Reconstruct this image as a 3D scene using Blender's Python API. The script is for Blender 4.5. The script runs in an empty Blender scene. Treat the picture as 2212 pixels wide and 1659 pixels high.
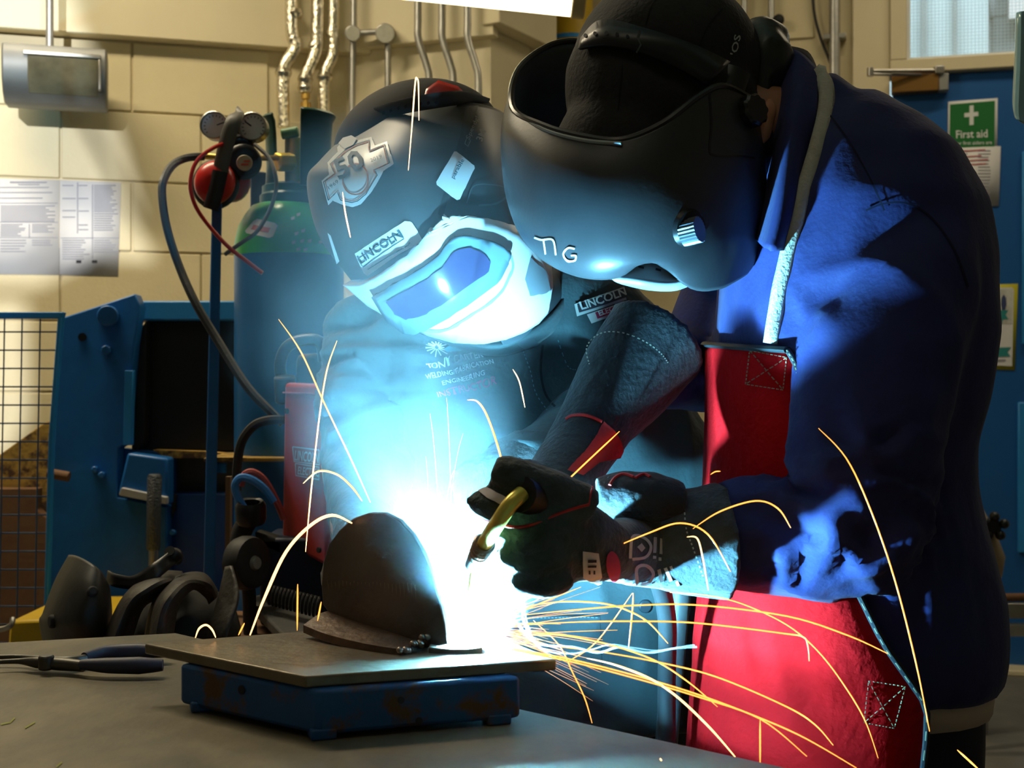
import bpy, bmesh, math, random
from mathutils import Vector as V, Matrix, noise, geometry
from mathutils.bvhtree import BVHTree
random.seed(7)

# ---------------------------------------------------------------- camera
F, CX, CY, CAMZ = 2800.0, 1106.0, 829.5, 1.05      # focal length and centre in photo pixels, eye height
scn = bpy.context.scene
col = scn.collection
cam_d = bpy.data.cameras.new('camera'); cam = bpy.data.objects.new('camera', cam_d); col.objects.link(cam)
cam_d.sensor_width = 36.0; cam_d.lens = F / 2212.0 * 36.0
cam.location = (0, 0, CAMZ); cam.rotation_euler = (math.pi / 2, 0, 0)
cam_d.clip_start = 0.05; cam_d.clip_end = 100
cam_d.dof.use_dof = True; cam_d.dof.focus_distance = 1.45; cam_d.dof.aperture_fstop = 12.0
scn.camera = cam

DSH = 0.0            # how far nearer a whole figure stands than its first estimate
def P(px, py, d):
    d -= DSH
    return V(((px - CX) / F * d, d, CAMZ - (py - CY) / F * d))
def PZ(px, py, z):
    return P(px, py, (CAMZ - z) * F / (py - CY) + DSH)

# ---------------------------------------------------------------- world, lights, exposure
scn.view_settings.view_transform = 'Standard'; scn.view_settings.look = 'None'
scn.view_settings.gamma = 1.0; scn.view_settings.use_curve_mapping = False
scn.view_settings.exposure = 0.0
wd = bpy.data.worlds.new('world'); scn.world = wd; wd.use_nodes = True
bg = wd.node_tree.nodes['Background']; bg.inputs[0].default_value = (1.0, 0.88, 0.68, 1); bg.inputs[1].default_value = 0.065
SUN_DIR = V((-0.07, 0.99, -0.11)).normalized()
def lamp(name, typ, energy, color, loc, **kw):
    l = bpy.data.lights.new(name, typ); l.energy = energy; l.color = color
    o = bpy.data.objects.new(name, l); col.objects.link(o); o.location = loc
    for k, v in kw.items(): setattr(l, k, v)
    return o
sun = lamp('sun', 'SUN', 3.0, (0.93, 0.97, 1.0), (-3, -9, 4), angle=0.010)
sun.rotation_euler = SUN_DIR.to_track_quat('-Z', 'Y').to_euler()
ARC = P(1000, 1362, 1.210)
ARC_COL = (0.19, 0.66, 1.0)
arc_lamp = lamp('welding_arc_light', 'POINT', 420.0, ARC_COL, ARC, shadow_soft_size=0.012)
lamp('yard_daylight', 'AREA', 130.0, (.80, .93, 1.0), (1.9, 6.0, 4.6), shape='RECTANGLE', size=3.0, size_y=2.0).rotation_euler = (math.radians(35), 0, math.radians(-10))
# unseen ceiling lamps added to fill the wall, door and bench with light
FILL_BATTENS = [(-1.6, 2.9, 3.3), (1.75, 3.85, 3.3), (-0.6, 0.4, 3.3)]
for i, b in enumerate(FILL_BATTENS):
    o = lamp('batten_fill_light', 'AREA', (54.0, 13.0, 3.0)[i], (1.0, 0.85, 0.58), (b[0], b[1], b[2] - 0.07), shape='RECTANGLE', size=1.5, size_y=0.12)

# ---------------------------------------------------------------- helpers
W = {}
def base(o):
    return W[o.name] if o is not None else V((0, 0, 0))
def tag(o, label=None, cat=None, group=None, kind=None):
    if label: o['label'] = label
    if cat: o['category'] = cat
    if group: o['group'] = group
    if kind: o['kind'] = kind
    return o
def thing(name, label, cat, loc, group=None, kind=None):
    o = bpy.data.objects.new(name, None); col.objects.link(o); o.location = loc; o.empty_display_size = 0.05
    W[o.name] = V(loc); return tag(o, label, cat, group, kind)

def lin(h):
    h = h.lstrip('#'); r = [int(h[i:i + 2], 16) / 255 for i in (0, 2, 4)]
    return tuple(c / 12.92 if c <= .04045 else ((c + .055) / 1.055) ** 2.4 for c in r)

def mat(name, c, rough=.5, metal=0.0, var=.12, vs=9.0, bump=0.0, bs=60.0, c2=None, edge=(.45, .6), spec=.5, sheen=0, stretch=None):
    if isinstance(c, str): c = lin(c)
    m = bpy.data.materials.new(name); m.use_nodes = True; nt = m.node_tree; n = nt.nodes; L = nt.links
    b = n['Principled BSDF']; b.inputs['Roughness'].default_value = rough; b.inputs['Metallic'].default_value = metal
    b.inputs['Specular IOR Level'].default_value = spec
    if sheen:
        b.inputs['Sheen Weight'].default_value = sheen
    tc = n.new('ShaderNodeTexCoord'); src = tc.outputs['Object']
    if stretch:
        mp = n.new('ShaderNodeMapping'); mp.inputs['Scale'].default_value = stretch; L.new(src, mp.inputs[0]); src = mp.outputs[0]
    nz = n.new('ShaderNodeTexNoise'); nz.inputs['Scale'].default_value = vs; nz.inputs['Detail'].default_value = 5; nz.inputs['Roughness'].default_value = .6
    L.new(src, nz.inputs['Vector'])
    rp = n.new('ShaderNodeValToRGB'); L.new(nz.outputs['Fac'], rp.inputs[0])
    if c2 is None:
        rp.color_ramp.elements[0].position = .3; rp.color_ramp.elements[1].position = .7
        rp.color_ramp.elements[0].color = tuple(x * (1 - var) for x in c) + (1,); rp.color_ramp.elements[1].color = tuple(min(1, x * (1 + var)) for x in c) + (1,)
    else:
        if isinstance(c2, str): c2 = lin(c2)
        rp.color_ramp.elements[0].position = edge[0]; rp.color_ramp.elements[1].position = edge[1]
        rp.color_ramp.elements[0].color = tuple(c) + (1,); rp.color_ramp.elements[1].color = tuple(c2) + (1,)
    L.new(rp.outputs[0], b.inputs['Base Color'])
    if bump:
        n2 = n.new('ShaderNodeTexNoise'); n2.inputs['Scale'].default_value = bs; n2.inputs['Detail'].default_value = 4
        L.new(src, n2.inputs['Vector'])
        bp = n.new('ShaderNodeBump'); bp.inputs['Strength'].default_value = bump; bp.inputs['Distance'].default_value = .004
        L.new(n2.outputs['Fac'], bp.inputs['Height']); L.new(bp.outputs[0], b.inputs['Normal'])
    return m
def emis(name, c, s):
    m = bpy.data.materials.new(name); m.use_nodes = True; nt = m.node_tree
    b = nt.nodes['Principled BSDF']; b.inputs['Base Color'].default_value = tuple(c) + (1,)
    b.inputs['Emission Color'].default_value = tuple(c) + (1,); b.inputs['Emission Strength'].default_value = s
    return m
def glass(name, c, alpha=.3, rough=.08):
    m = bpy.data.materials.new(name); m.use_nodes = True
    b = m.node_tree.nodes['Principled BSDF']; b.inputs['Base Color'].default_value = tuple(c) + (1,)
    b.inputs['Roughness'].default_value = rough; b.inputs['Alpha'].default_value = alpha
    return m

class MB:
    def __init__(s): s.v = []; s.f = []
    def add(s, vs, fs):
        k = len(s.v); s.v += [V(x) for x in vs]; s.f += [tuple(i + k for i in f) for f in fs]; return s
    def box(s, c, size, M=None):
        h = V(size) * .5; vs = []
        for x in (-1, 1):
            for y in (-1, 1):
                for z in (-1, 1):
                    q = V((x * h.x, y * h.y, z * h.z)); vs.append((M @ q if M else q) + V(c))
        return s.add(vs, [(0, 1, 3, 2), (4, 6, 7, 5), (0, 4, 5, 1), (2, 3, 7, 6), (0, 2, 6, 4), (1, 5, 7, 3)])
    def hexa(s, a, b):          # two quads of 4 points, joined
        return s.prism(a, b)
    def prism(s, a, b):
        n = len(a); fs = [tuple(range(n)), tuple(range(2 * n - 1, n - 1, -1))]
        fs += [(i, i + n, (i + 1) % n + n, (i + 1) % n) for i in range(n)]
        return s.add(list(a) + list(b), fs)
    def pxprism(s, poly, d, th):     # outline at depth d, straight extrusion of thickness th away from the viewer
        a = [P(x, y, d) for x, y in poly]; return s.prism(a, [p + V((0, th, 0)) for p in a])
    def loft(s, rings, caps=True, closed=True):
        n = len(rings[0]); vs = [p for r in rings for p in r]; fs = []
        for i in range(len(rings) - 1):
            for j in range(n if closed else n - 1):
                a = i * n + j; b = i * n + (j + 1) % n
                fs.append((a, b, b + n, a + n))
        if caps: fs += [tuple(range(n - 1, -1, -1)), tuple(range((len(rings) - 1) * n, len(rings) * n))]
        return s.add(vs, fs)
    def tube(s, path, r, n=8, caps=True, flat=None, ref=V((0, 1, 0))):
        path = [V(p) for p in path]; m = len(path); rs = r if isinstance(r, list) else [r] * m; rings = []
        for i, p in enumerate(path):
            t = (path[min(i + 1, m - 1)] - path[max(i - 1, 0)]).normalized()
            rr = ref if abs(t.dot(ref)) < .95 else V((1, 0, 0))
            x = t.cross(rr).normalized(); y = x.cross(t).normalized(); k = rs[i]
            ka, kb = k if isinstance(k, (list, tuple)) else (k, k)
            if flat: kb = kb * flat
            rings.append([p + x * ka * math.cos(2 * math.pi * j / n) + y * kb * math.sin(2 * math.pi * j / n) for j in range(n)])
        return s.loft(rings, caps)
    def cyl(s, a, b, r, n=16, r2=None): return s.tube([a, b], [r, r2 if r2 is not None else r], n)
    def ell(s, c, rad, nu=20, nv=12, M=None):
        rings = []
        for i in range(1, nv):
            ph = math.pi * i / nv; ring = []
            for j in range(nu):
                th = 2 * math.pi * j / nu
                q = V((rad[0] * math.sin(ph) * math.cos(th), rad[1] * math.sin(ph) * math.sin(th), -rad[2] * math.cos(ph)))
                ring.append((M @ q if M else q) + V(c))
            rings.append(ring)
        k = len(s.v); s.loft(rings, False)
        for sgn, off in ((-1, 0), (1, (nv - 2) * nu)):
            q = V((0, 0, sgn * rad[2])); s.v.append((M @ q if M else q) + V(c)); t = len(s.v) - 1
            for j in range(nu):
                a, b = k + off + j, k + off + (j + 1) % nu
                s.f.append((t, b, a) if sgn < 0 else (t, a, b))
        return s
    def lathe(s, prof, o, axis=V((0, 0, 1)), n=24, a0=0, a1=360):
        axis = V(axis).normalized(); x = axis.orthogonal().normalized()
        if abs(axis.z) > .9: x = V((1, 0, 0))
        y = axis.cross(x); full = (a1 - a0) >= 360; k = n if full else n + 1; rings = []
        for r, h in prof:
            rings.append([V(o) + axis * h + (x * math.cos(math.radians(a0 + (a1 - a0) * j / n)) + y * math.sin(math.radians(a0 + (a1 - a0) * j / n))) * r for j in range(k)])
        return s.loft(rings, full and prof[0][0] > 1e-6 and True, full)
    def grid(s, rows):
        n = len(rows[0]); vs = [p for r in rows for p in r]
        fs = [(i * n + j, i * n + j + 1, (i + 1) * n + j + 1, (i + 1) * n + j) for i in range(len(rows) - 1) for j in range(n - 1)]
        return s.add(vs, fs)
    def build(s, name, m, parent=None, smooth=40, bevel=0, bseg=2, solid=0, label=None, cat=None, group=None, kind=None, recalc=True):
        me = bpy.data.meshes.new(name); b = base(parent)
        if parent is None:
            lo = [min(p[i] for p in s.v) for i in range(3)]; hi = [max(p[i] for p in s.v) for i in range(3)]
            b = V(((lo[0] + hi[0]) / 2, (lo[1] + hi[1]) / 2, lo[2]))
        me.from_pydata([tuple(p - b) for p in s.v], [], s.f); me.validate()
        if recalc:
            bm = bmesh.new(); bm.from_mesh(me); bmesh.ops.recalc_face_normals(bm, faces=bm.faces); bm.to_mesh(me); bm.free()
        if smooth:
            me.shade_smooth()
            if smooth < 180: me.set_sharp_from_angle(angle=math.radians(smooth))
        o = bpy.data.objects.new(name, me); col.objects.link(o); me.materials.append(m)
        if parent is None: o.location = b
        else: o.parent = parent
        W[o.name] = b
        if solid:
            md = o.modifiers.new('solid', 'SOLIDIFY'); md.thickness = solid; md.offset = 0
        if bevel:
            md = o.modifiers.new('bevel', 'BEVEL'); md.width = bevel; md.segments = bseg; md.limit_method = 'ANGLE'; md.angle_limit = math.radians(50)
        return tag(o, label, cat, group, kind)

def piece(name, me, loc, parent, scale=None):            # another object on shared mesh data
    o = bpy.data.objects.new(name, me); col.objects.link(o); o.parent = parent; o.location = V(loc) - base(parent)
    if scale: o.scale = scale
    return o

def catmull(pts, k):
    pts = [V(p) for p in pts]; out = []
    for i in range(len(pts) - 1):
        p0, p1, p2, p3 = pts[max(i - 1, 0)], pts[i], pts[i + 1], pts[min(i + 2, len(pts) - 1)]
        for j in range(k):
            t = j / k
            out.append(.5 * ((2 * p1) + (-p0 + p2) * t + (2 * p0 - 5 * p1 + 4 * p2 - p3) * t * t + (-p0 + 3 * p1 - 3 * p2 + p3) * t ** 3))
    out.append(pts[-1]); return out
def smooth_grid(rows, ku, kv):
    rr = [catmull(r, ku) for r in rows]; cols = [catmull([r[j] for r in rr], kv) for j in range(len(rr[0]))]
    return [[c[i] for c in cols] for i in range(len(cols[0]))]
def pxg(rows): return [[P(*q) for q in r] for r in rows]

# --- fused, smoothed closed surface out of overlapping lofts
def fused(mb, voxel=.008, smooth_it=8):
    me = bpy.data.meshes.new('tmp'); me.from_pydata([tuple(p) for p in mb.v], [], mb.f); me.validate()
    bm = bmesh.new(); bm.from_mesh(me); bmesh.ops.recalc_face_normals(bm, faces=bm.faces); bm.to_mesh(me); bm.free()
    o = bpy.data.objects.new('tmp', me); col.objects.link(o)
    r = o.modifiers.new('r', 'REMESH'); r.mode = 'VOXEL'; r.voxel_size = voxel
    sm = o.modifiers.new('s', 'SMOOTH'); sm.factor = .5; sm.iterations = smooth_it
    dg = bpy.context.evaluated_depsgraph_get(); dg.update(); e = o.evaluated_get(dg); m2 = e.to_mesh()
    out = MB(); out.v = [v.co.copy() for v in m2.vertices]; out.f = [tuple(p.vertices) for p in m2.polygons]
    nor = [v.normal.copy() for v in m2.vertices]
    e.to_mesh_clear(); bpy.data.objects.remove(o); bpy.data.meshes.remove(me)
    return out, nor
def nvec(q):
    return V((noise.noise(q + V((11.3, 2.7, 5.1))), noise.noise(q + V((3.9, 17.2, 8.8))), noise.noise(q + V((7.7, 4.4, 23.6)))))
def wrinkle(mb, nor, amp, sc=(9, 9, 9), ridge=.6, seed=0.0, amp2=0):
    for i, p in enumerate(mb.v):
        q = V((p.x * sc[0] + seed, p.y * sc[1], p.z * sc[2]))
        w = nvec(q * .5) * 1.1
        h = (1 - 2 * abs(noise.noise(q + w))) * ridge + noise.noise(q * .45) * (1 - ridge)
        if amp2: h += amp2 / amp * noise.noise(q * 4.1)
        mb.v[i] = p + nor[i] * h * amp
def limb(mb, pts, n=20):      # (px, py, depth, half width in px, half depth in m)
    mb.tube([P(a, b, c) for a, b, c, _, _ in pts], [(r / F * (c - DSH), h) for _, _, c, r, h in pts], n); return mb

# --- surfaces hit by the viewing ray through a photo pixel
def bvh(*mbs):
    vs = []; fs = []
    for m in mbs:
        k = len(vs); vs += m.v; fs += [tuple(i + k for i in f) for f in m.f]
    return BVHTree.FromPolygons(vs, fs)
O = V((0, 0, CAMZ))
def bhit(tree, fallback=1.5):
    def h(px, py):
        d = V(((px - CX) / F, 1, -(py - CY) / F)); loc, nrm, _, dist = tree.ray_cast(O, d.normalized())
        if loc is None: return P(px, py, fallback), V((0, -1, 0))
        if nrm.dot(d) > 0: nrm = -nrm
        return loc, nrm
    return h
class Wall:
    def __init__(s, p0, u):
        s.p0 = V((p0[0], p0[1], 0)); s.u = V((u[0], u[1], 0)).normalized(); s.n = V((s.u.y, -s.u.x, 0))
    def pt(s, a, z, out=0): return s.p0 + s.u * a + s.n * out + V((0, 0, z))
    def hit(s, px, py, out=0):
        d = V(((px - CX) / F, 1, -(py - CY) / F)); q = s.p0 + s.n * out
        t = (q - O).dot(s.n) / d.dot(s.n); return O + d * t, s.n
    def sz(s, px, py, out=0):
        p = s.hit(px, py, out)[0]; return (p - s.p0).dot(s.u), p.z
    def box(s, mb, a0, a1, z0, z1, o0, o1):
        q = lambda o: [s.pt(a0, z0, o), s.pt(a1, z0, o), s.pt(a1, z1, o), s.pt(a0, z1, o)]
        return mb.prism(q(o0), q(o1))

_font = {}
def text2d(t, bold=0.0):
    if (t, bold) in _font: return _font[(t, bold)]
    c = bpy.data.curves.new('t', 'FONT'); c.body = t; c.resolution_u = 2; c.offset = bold; c.size = 1.4
    o = bpy.data.objects.new('t', c); col.objects.link(o)
    dg = bpy.context.evaluated_depsgraph_get(); dg.update(); e = o.evaluated_get(dg); m = e.to_mesh()
    r = ([(v.co.x, v.co.y) for v in m.vertices], [tuple(p.vertices) for p in m.polygons])
    e.to_mesh_clear(); bpy.data.objects.remove(o); bpy.data.curves.remove(c); _font[(t, bold)] = r; return r
class Flat:                      # flat print laid out over photo pixels, then dropped on a surface
    def __init__(s): s.v = []; s.f = []
    def raw(s, v, f): k = len(s.v); s.v += v; s.f += [tuple(i + k for i in q) for q in f]; return s
    def text(s, t, x, y, h, ang=0, wide=1.0, bold=0.0, width=None, shear=0):
        v, f = text2d(t, bold)
        if width: wide = width / max(1e-6, max(a for a, _ in v) - min(a for a, _ in v)) / h
        c, n = math.cos(math.radians(ang)), math.sin(math.radians(ang))
        return s.raw([(x + h * ((a * wide + b * shear) * c + b * n), y + h * ((a * wide + b * shear) * n - b * c)) for a, b in v], f)
    def poly(s, pts, cuts=0):
        bm = bmesh.new(); vs = [bm.verts.new((x, y, 0)) for x, y in pts]; bm.faces.new(vs); bm.normal_update()
        bmesh.ops.triangulate(bm, faces=bm.faces)
        for _ in range(cuts): bmesh.ops.subdivide_edges(bm, edges=bm.edges, cuts=1, use_grid_fill=True)
        bm.verts.index_update(); r = ([(v.co.x, v.co.y) for v in bm.verts], [tuple(v.index for v in f.verts) for f in bm.faces]); bm.free()
        return s.raw(*r)
    def stroke(s, pts, w, k=1):
        n = len(pts); v = []; f = []
        for i, (x, y) in enumerate(pts):
            a = pts[max(i - 1, 0)]; b = pts[min(i + 1, n - 1)]; l = math.hypot(b[0] - a[0], b[1] - a[1]) or 1
            nx, ny = -(b[1] - a[1]) / l * w / 2, (b[0] - a[0]) / l * w / 2; v += [(x + nx, y + ny), (x - nx, y - ny)]
            if i: f.append((2 * i - 2, 2 * i - 1, 2 * i + 1, 2 * i))
        return s.raw(v, f)
    def rect(s, x0, y0, x1, y1, cuts=0): return s.poly([(x0, y0), (x1, y0), (x1, y1), (x0, y1)], cuts)
    def drop(s, name, hit, m, parent=None, off=.0012, solid=0, **kw):
        mb = MB()
        for x, y in s.v:
            p, n = hit(x, y); mb.v.append(p + n * off)
        mb.f = list(s.f)
        return mb.build(name, m, parent, smooth=60, recalc=False, solid=solid, **kw)
def lerp_path(pts, k=6):
    return [(q.x, q.y) for q in catmull([(x, y, 0) for x, y in pts], k)]
# ---------------------------------------------------------------- materials
M = dict(
 cream=mat('cream_paint', (.70, .60, .37), .55, var=.06, vs=3, bump=.25, bs=90),
 cream2=mat('cream_paint_smooth', (.72, .63, .42), .5, var=.05, vs=2.5, bump=.1, bs=50),
 floor=mat('workshop_floor', (.16, .15, .13), .6, var=.2, vs=5, bump=.2),
 bluepaint=mat('blue_machine_paint', (.010, .13, .42), .38, var=.2, vs=6, bump=.08, bs=40),
 bluedoor=mat('blue_door_paint', (.008, .10, .34), .42, var=.08, vs=2.5),
 bluelight=mat('blue_lighter_paint', (.02, .24, .62), .4, var=.1),
 bluecyl=mat('blue_cylinder_paint', (.008, .12, .36), .35, var=.12, vs=8, bump=.05),
 green=mat('bright_green_paint', (.03, .38, .035), .3, var=.1, vs=14, bump=.08),
 dgreen=mat('dark_green_paint', (.008, .06, .05), .4, var=.15),
 black=mat('black_plastic', (.010, .010, .012), .38, var=.2, vs=20),
 blackm=mat('black_matt', (.012, .012, .013), .75, var=.3, vs=12, bump=.2),
 rubber=mat('black_rubber', (.016, .016, .017), .6, var=.2, vs=30),
 white=mat('white_plastic', (.78, .80, .80), .32, var=.02),
 paper=mat('white_paper', (.74, .73, .74), .7, var=.03, vs=4),
 ink=mat('grey_print', (.30, .30, .36), .8, var=.1),
 inkd=mat('dark_print', (.02, .02, .03), .8),
 steel=mat('bare_steel', (.42, .40, .36), .38, 1.0, var=.15, vs=12),
 galv=mat('galvanised_conduit', (.46, .45, .42), .42, .85, var=.15, vs=25),
 foil=mat('foil_lagging', (.80, .74, .60), .24, 1.0, var=.1, vs=40, bump=1.0, bs=75),
 brass=mat('brass', (.70, .45, .12), .35, 1.0, var=.15, vs=30),
 grey=mat('grey_painted_metal', (.30, .30, .29), .45, .3, var=.08),
 lgrey=mat('light_grey_plastic', (.42, .42, .42), .45, var=.05),
 red=mat('red_machine_paint', (.52, .045, .03), .4, var=.08, vs=6, bump=.1),
 redp=mat('red_plastic', (.62, .02, .015), .28, var=.05),
 rust=mat('rusty_yellow_paint', (.45, .27, .05), .7, c2=(.09, .045, .02), vs=22, edge=(.5, .62), bump=.4),
 brown=mat('brown_board', (.16, .075, .03), .75, var=.3, vs=5, bump=.2),
 yellow=mat('yellow_paint', (.60, .38, .01), .45, var=.12, vs=8),
 skin=mat('skin', (.50, .22, .12), .5, var=.08, vs=30),
 gold=mat('bronze_cover', (.33, .17, .045), .35, .7, var=.15, vs=4),
)
# ---------------------------------------------------------------- structure
WL = Wall((-1.66, 4.2), (math.cos(math.radians(16)), math.sin(math.radians(16))))
WM = Wall((-.574, 4.51), (math.cos(math.radians(19)), -math.sin(math.radians(19))))
WP = Wall((-.071, 4.337), (.1345, .233))
WR = Wall((1.66, 4.82), (.966, -.2588))
H = 3.4
fl = MB(); fl.box((0, 1.5, -.05), (12, 15, .1)); fl.build('floor', M['floor'], kind='structure', smooth=0)

# unseen back wall, both openings cut to shape the sun patches on the blocks
YB = -5.0
def back(p): t = (p.y - YB) / SUN_DIR.y; return p - SUN_DIR * t
patch1 = [WL.hit(x, y)[0] for x, y in ((-160, -60), (140, -60), (160, 0), (250, 260), (328, 540), (330, 566), (232, 560), (215, 548), (180, 572), (105, 610), (90, 622), (-160, 622))]
patch2 = [WL.hit(x, y)[0] for x, y in ((-160, 648), (58, 648), (64, 900), (20, 990), (-160, 990))]
HB = 4.6
outer = [V((-7, YB, 0)), V((7, YB, 0)), V((7, YB, HB)), V((-7, YB, HB))]
loops = [outer, [back(p) for p in patch1], [back(p) for p in patch2]]
tri = geometry.tessellate_polygon([[V((p.x, p.z, 0)) for p in l] for l in loops]); allv = [p for l in loops for p in l]
c = MB(); c.add(allv, tri); wbk = c.build('wall_back', M['cream2'], kind='structure', smooth=0, solid=.04)
bar = MB(); q = [back(WL.hit(x, y)[0]) for x, y in ((150, 215), (174, 215), (328, 520), (318, 536))]
bar.prism(q, [p + V((0, .03, 0)) for p in q]); bar.build('shade_bar', M['cream2'], wbk, smooth=0)  # unseen bar added to cast the slanting strip of shade on the blocks
c = MB(); cp0 = [V((-7, YB, H)), V((7, YB, H)), V((7, 3.5, H)), V((1.66, 4.86, H)), V((.129, 5.27, H)), V((-.6, 4.7, H)), V((-1.66, 4.3, H)), V((-7, 3.0, H))]
for p in cp0[:2]: p.z = HB
c.prism(cp0, [p + V((0, 0, .05)) for p in cp0]); c.build('ceiling', M['cream2'], kind='structure', smooth=0)

# block wall, left: every block its own piece
lw = MB(); WL.box(lw, -1.2, 1.2, 0, H, -.12, 0); wall_left = lw.build('wall_left', M['cream'], kind='structure', smooth=0)
BW, BH = .449, .2325
bb = MB(); WL_M = Matrix(((WL.u.x, WL.n.x, 0), (WL.u.y, WL.n.y, 0), (0, 0, 1)))
bb.box((0, 0, 0), (BW - .006, .012, BH - .006), WL_M)
def block_mesh(mb, nm):
    me = bpy.data.meshes.new(nm); me.from_pydata([tuple(p) for p in mb.v], [], mb.f); me.materials.append(M['cream'])
    bm = bmesh.new(); bm.from_mesh(me); bmesh.ops.recalc_face_normals(bm, faces=bm.faces)
    bmesh.ops.bevel(bm, geom=list(bm.edges), offset=.003, segments=1, affect='EDGES'); bm.to_mesh(me); bm.free(); return me
bme = block_mesh(bb, 'block')
s0 = WL.sz(285, 160)[0]; z0 = WL.sz(300, 545)[1]
for k in range(-4, 3):
    for j in range(-3, 3):
        a = s0 + (j + .5) * BW + (0 if k % 2 == 0 else BW / 2)
        zz = z0 + (k + .5) * BH
        if -1.0 < a < 1.02 and zz < 2.16: piece('block', bme, WL.pt(a, zz, .004), wall_left)
mw = MB(); WM.box(mw, -.05, .532, 0, H, -.1, 0); mw.build('wall_middle', M['cream2'], kind='structure', smooth=0)
pw = MB(); WP.box(pw, 0, .269, 0, H, -.05, 0); pw.build('wall_pier', M['cream2'], kind='structure', smooth=0)
zb = WL.sz(300, 92)[1]
t1 = MB(); WL.box(t1, -1.2, 1.2, zb, H, .002, .07); t1.build('trim_1', M['cream2'], kind='structure', bevel=.004, label=None)
t2 = MB(); WM.box(t2, -.02, .56, WM.sz(900, 100)[1], H, .002, .05); t2.build('trim_2', M['cream2'], kind='structure', bevel=.004)
t3 = MB(); WP.box(t3, -.06, .34, WP.sz(1100, 82)[1], H, .002, .07); t3.build('trim_3', M['cream2'], kind='structure', bevel=.004)
# right wall
sR = lambda px: WR.sz(px, 160)[0]
rw = MB(); WR.box(rw, -1.75, sR(1842), 0, H, -.12, 0); wall_right = rw.build('wall_right', M['cream'], kind='structure', smooth=0)
WR_M = Matrix(((WR.u.x, WR.n.x, 0), (WR.u.y, WR.n.y, 0), (0, 0, 1)))
bb = MB(); bb.box((0, 0, 0), (BW - .006, .012, BH - .006), WR_M); bme2 = block_mesh(bb, 'block_right'); zr = WR.sz(1740, 85)[1]
for k in range(-4, 3):
    for j in range(-3, 2):
        a = WR.sz(1760, 60)[0] + (j - .5) * BW + (0 if k % 2 == 0 else BW / 2)
        if a + BW / 2 < sR(1842) + .01: piece('block', bme2, WR.pt(a, zr + (k + .5) * BH, .004), wall_right)
dt = WR.sz(2070, 160)[1]                     # door head
wt = WR.sz(2070, 128)[1]
sD = sR(1928)
rw2 = MB(); WR.box(rw2, sR(1842), sD - .01, 0, H, -.12, .03); rw2.build('trim_4', M['cream2'], kind='structure', bevel=.004)
rw3 = MB(); WR.box(rw3, sD + 1.0, sD + 2.4, 0, H, -.12, 0); rw3.build('wall_door_side', M['cream2'], kind='structure', smooth=0)
rw4 = MB(); WR.box(rw4, sD - .01, sD + 1.0, wt + .62, H, -.12, 0); rw4.build('wall_over_window', M['cream2'], kind='structure', smooth=0)
# window over the door
win = thing('window_1', None, None, WR.pt(sD + .45, dt), kind='structure')
fr = MB()
WR.box(fr, sD - .01, sD + 1.0, dt + .004, wt, -.08, .05); WR.box(fr, sD - .01, sR(1958), wt, wt + .62, -.08, .05)
WR.box(fr, sD + .95, sD + 1.0, wt, wt + .62, -.08, .05); WR.box(fr, sD - .01, sD + 1.0, wt + .57, wt + .62, -.08, .05)
fr.build('window_frame', M['cream2'], win, bevel=.004)
bead = MB(); WR.box(bead, sR(1958), sR(1966), wt, wt + .57, -.05, .02); WR.box(bead, sR(1966), sD + .95, wt, wt + .012, -.05, .02); bead.build('glazing_bead', M['white'], win, smooth=0)
gp = MB(); WR.box(gp, sR(1958), sD + .96, wt, wt + .58, -.045, -.039)
gl = glass('wired_glass', (.72, .86, .90), .22, .05)
nt = gl.node_tree; n = nt.nodes; L = nt.links        # georgian wired glass: a fine square grid of wire
tc = n.new('ShaderNodeTexCoord'); sp = n.new('ShaderNodeSeparateXYZ'); L.new(tc.outputs['Object'], sp.inputs[0])
def wires(sock, per):
    a = n.new('ShaderNodeMath'); a.operation = 'MULTIPLY'; a.inputs[1].default_value = 1 / per; L.new(sock, a.inputs[0])
    b = n.new('ShaderNodeMath'); b.operation = 'FRACT'; L.new(a.outputs[0], b.inputs[0])
    d = n.new('ShaderNodeMath'); d.operation = 'LESS_THAN'; d.inputs[1].default_value = .16; L.new(b.outputs[0], d.inputs[0]); return d.outputs[0]
mx = n.new('ShaderNodeMath'); mx.operation = 'MAXIMUM'; L.new(wires(sp.outputs[0], .0125), mx.inputs[0]); L.new(wires(sp.outputs[2], .0125), mx.inputs[1])
ma = n.new('ShaderNodeMath'); ma.operation = 'MULTIPLY_ADD'; ma.inputs[1].default_value = .30; ma.inputs[2].default_value = .18; L.new(mx.outputs[0], ma.inputs[0])
L.new(ma.outputs[0], n['Principled BSDF'].inputs['Alpha'])
gp.build('pane', gl, win, smooth=0)
# the yard outside the window
yard = MB(); WR.box(yard, -.6, WR.sz(2135, 60, -2.6)[0], 0, 5, -2.7, -2.6); yard.build('wall_outside', mat('pale_render', (.62, .78, .82), .7, var=.05), kind='structure', smooth=0)
yb = MB(); a = WR.sz(1990, 50, -2.5)[0]; WR.box(yb, a, a + .03, 0, 5, -2.59, -2.52); WR.box(yb, a + .17, a + .19, 0, 5, -2.59, -2.54); yb.build('trim_5', mat('grey_post', (.30, .36, .36), .6), kind='structure', smooth=0)
yo = MB(); WR.box(yo, WR.sz(2135, 60, -2.9)[0], 3.2, 0, 4.5, -3.1, -2.9); wo = yo.build('wall_outside_block', mat('grey_render', (.26, .31, .34), .8, var=.1), kind='structure', smooth=0)
gb = mat('grey_block', (.24, .29, .32), .85, var=.15, vs=20)
for k in range(8):
    b1 = MB(); a = WR.sz(2137, 60, -2.89)[0] + (0 if k % 2 else .02); WR.box(b1, a, a + .36, 2.0 + k * .235, 2.0 + k * .235 + .225, -2.9, -2.87); b1.build('block', gb, wo, bevel=.004)
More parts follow.
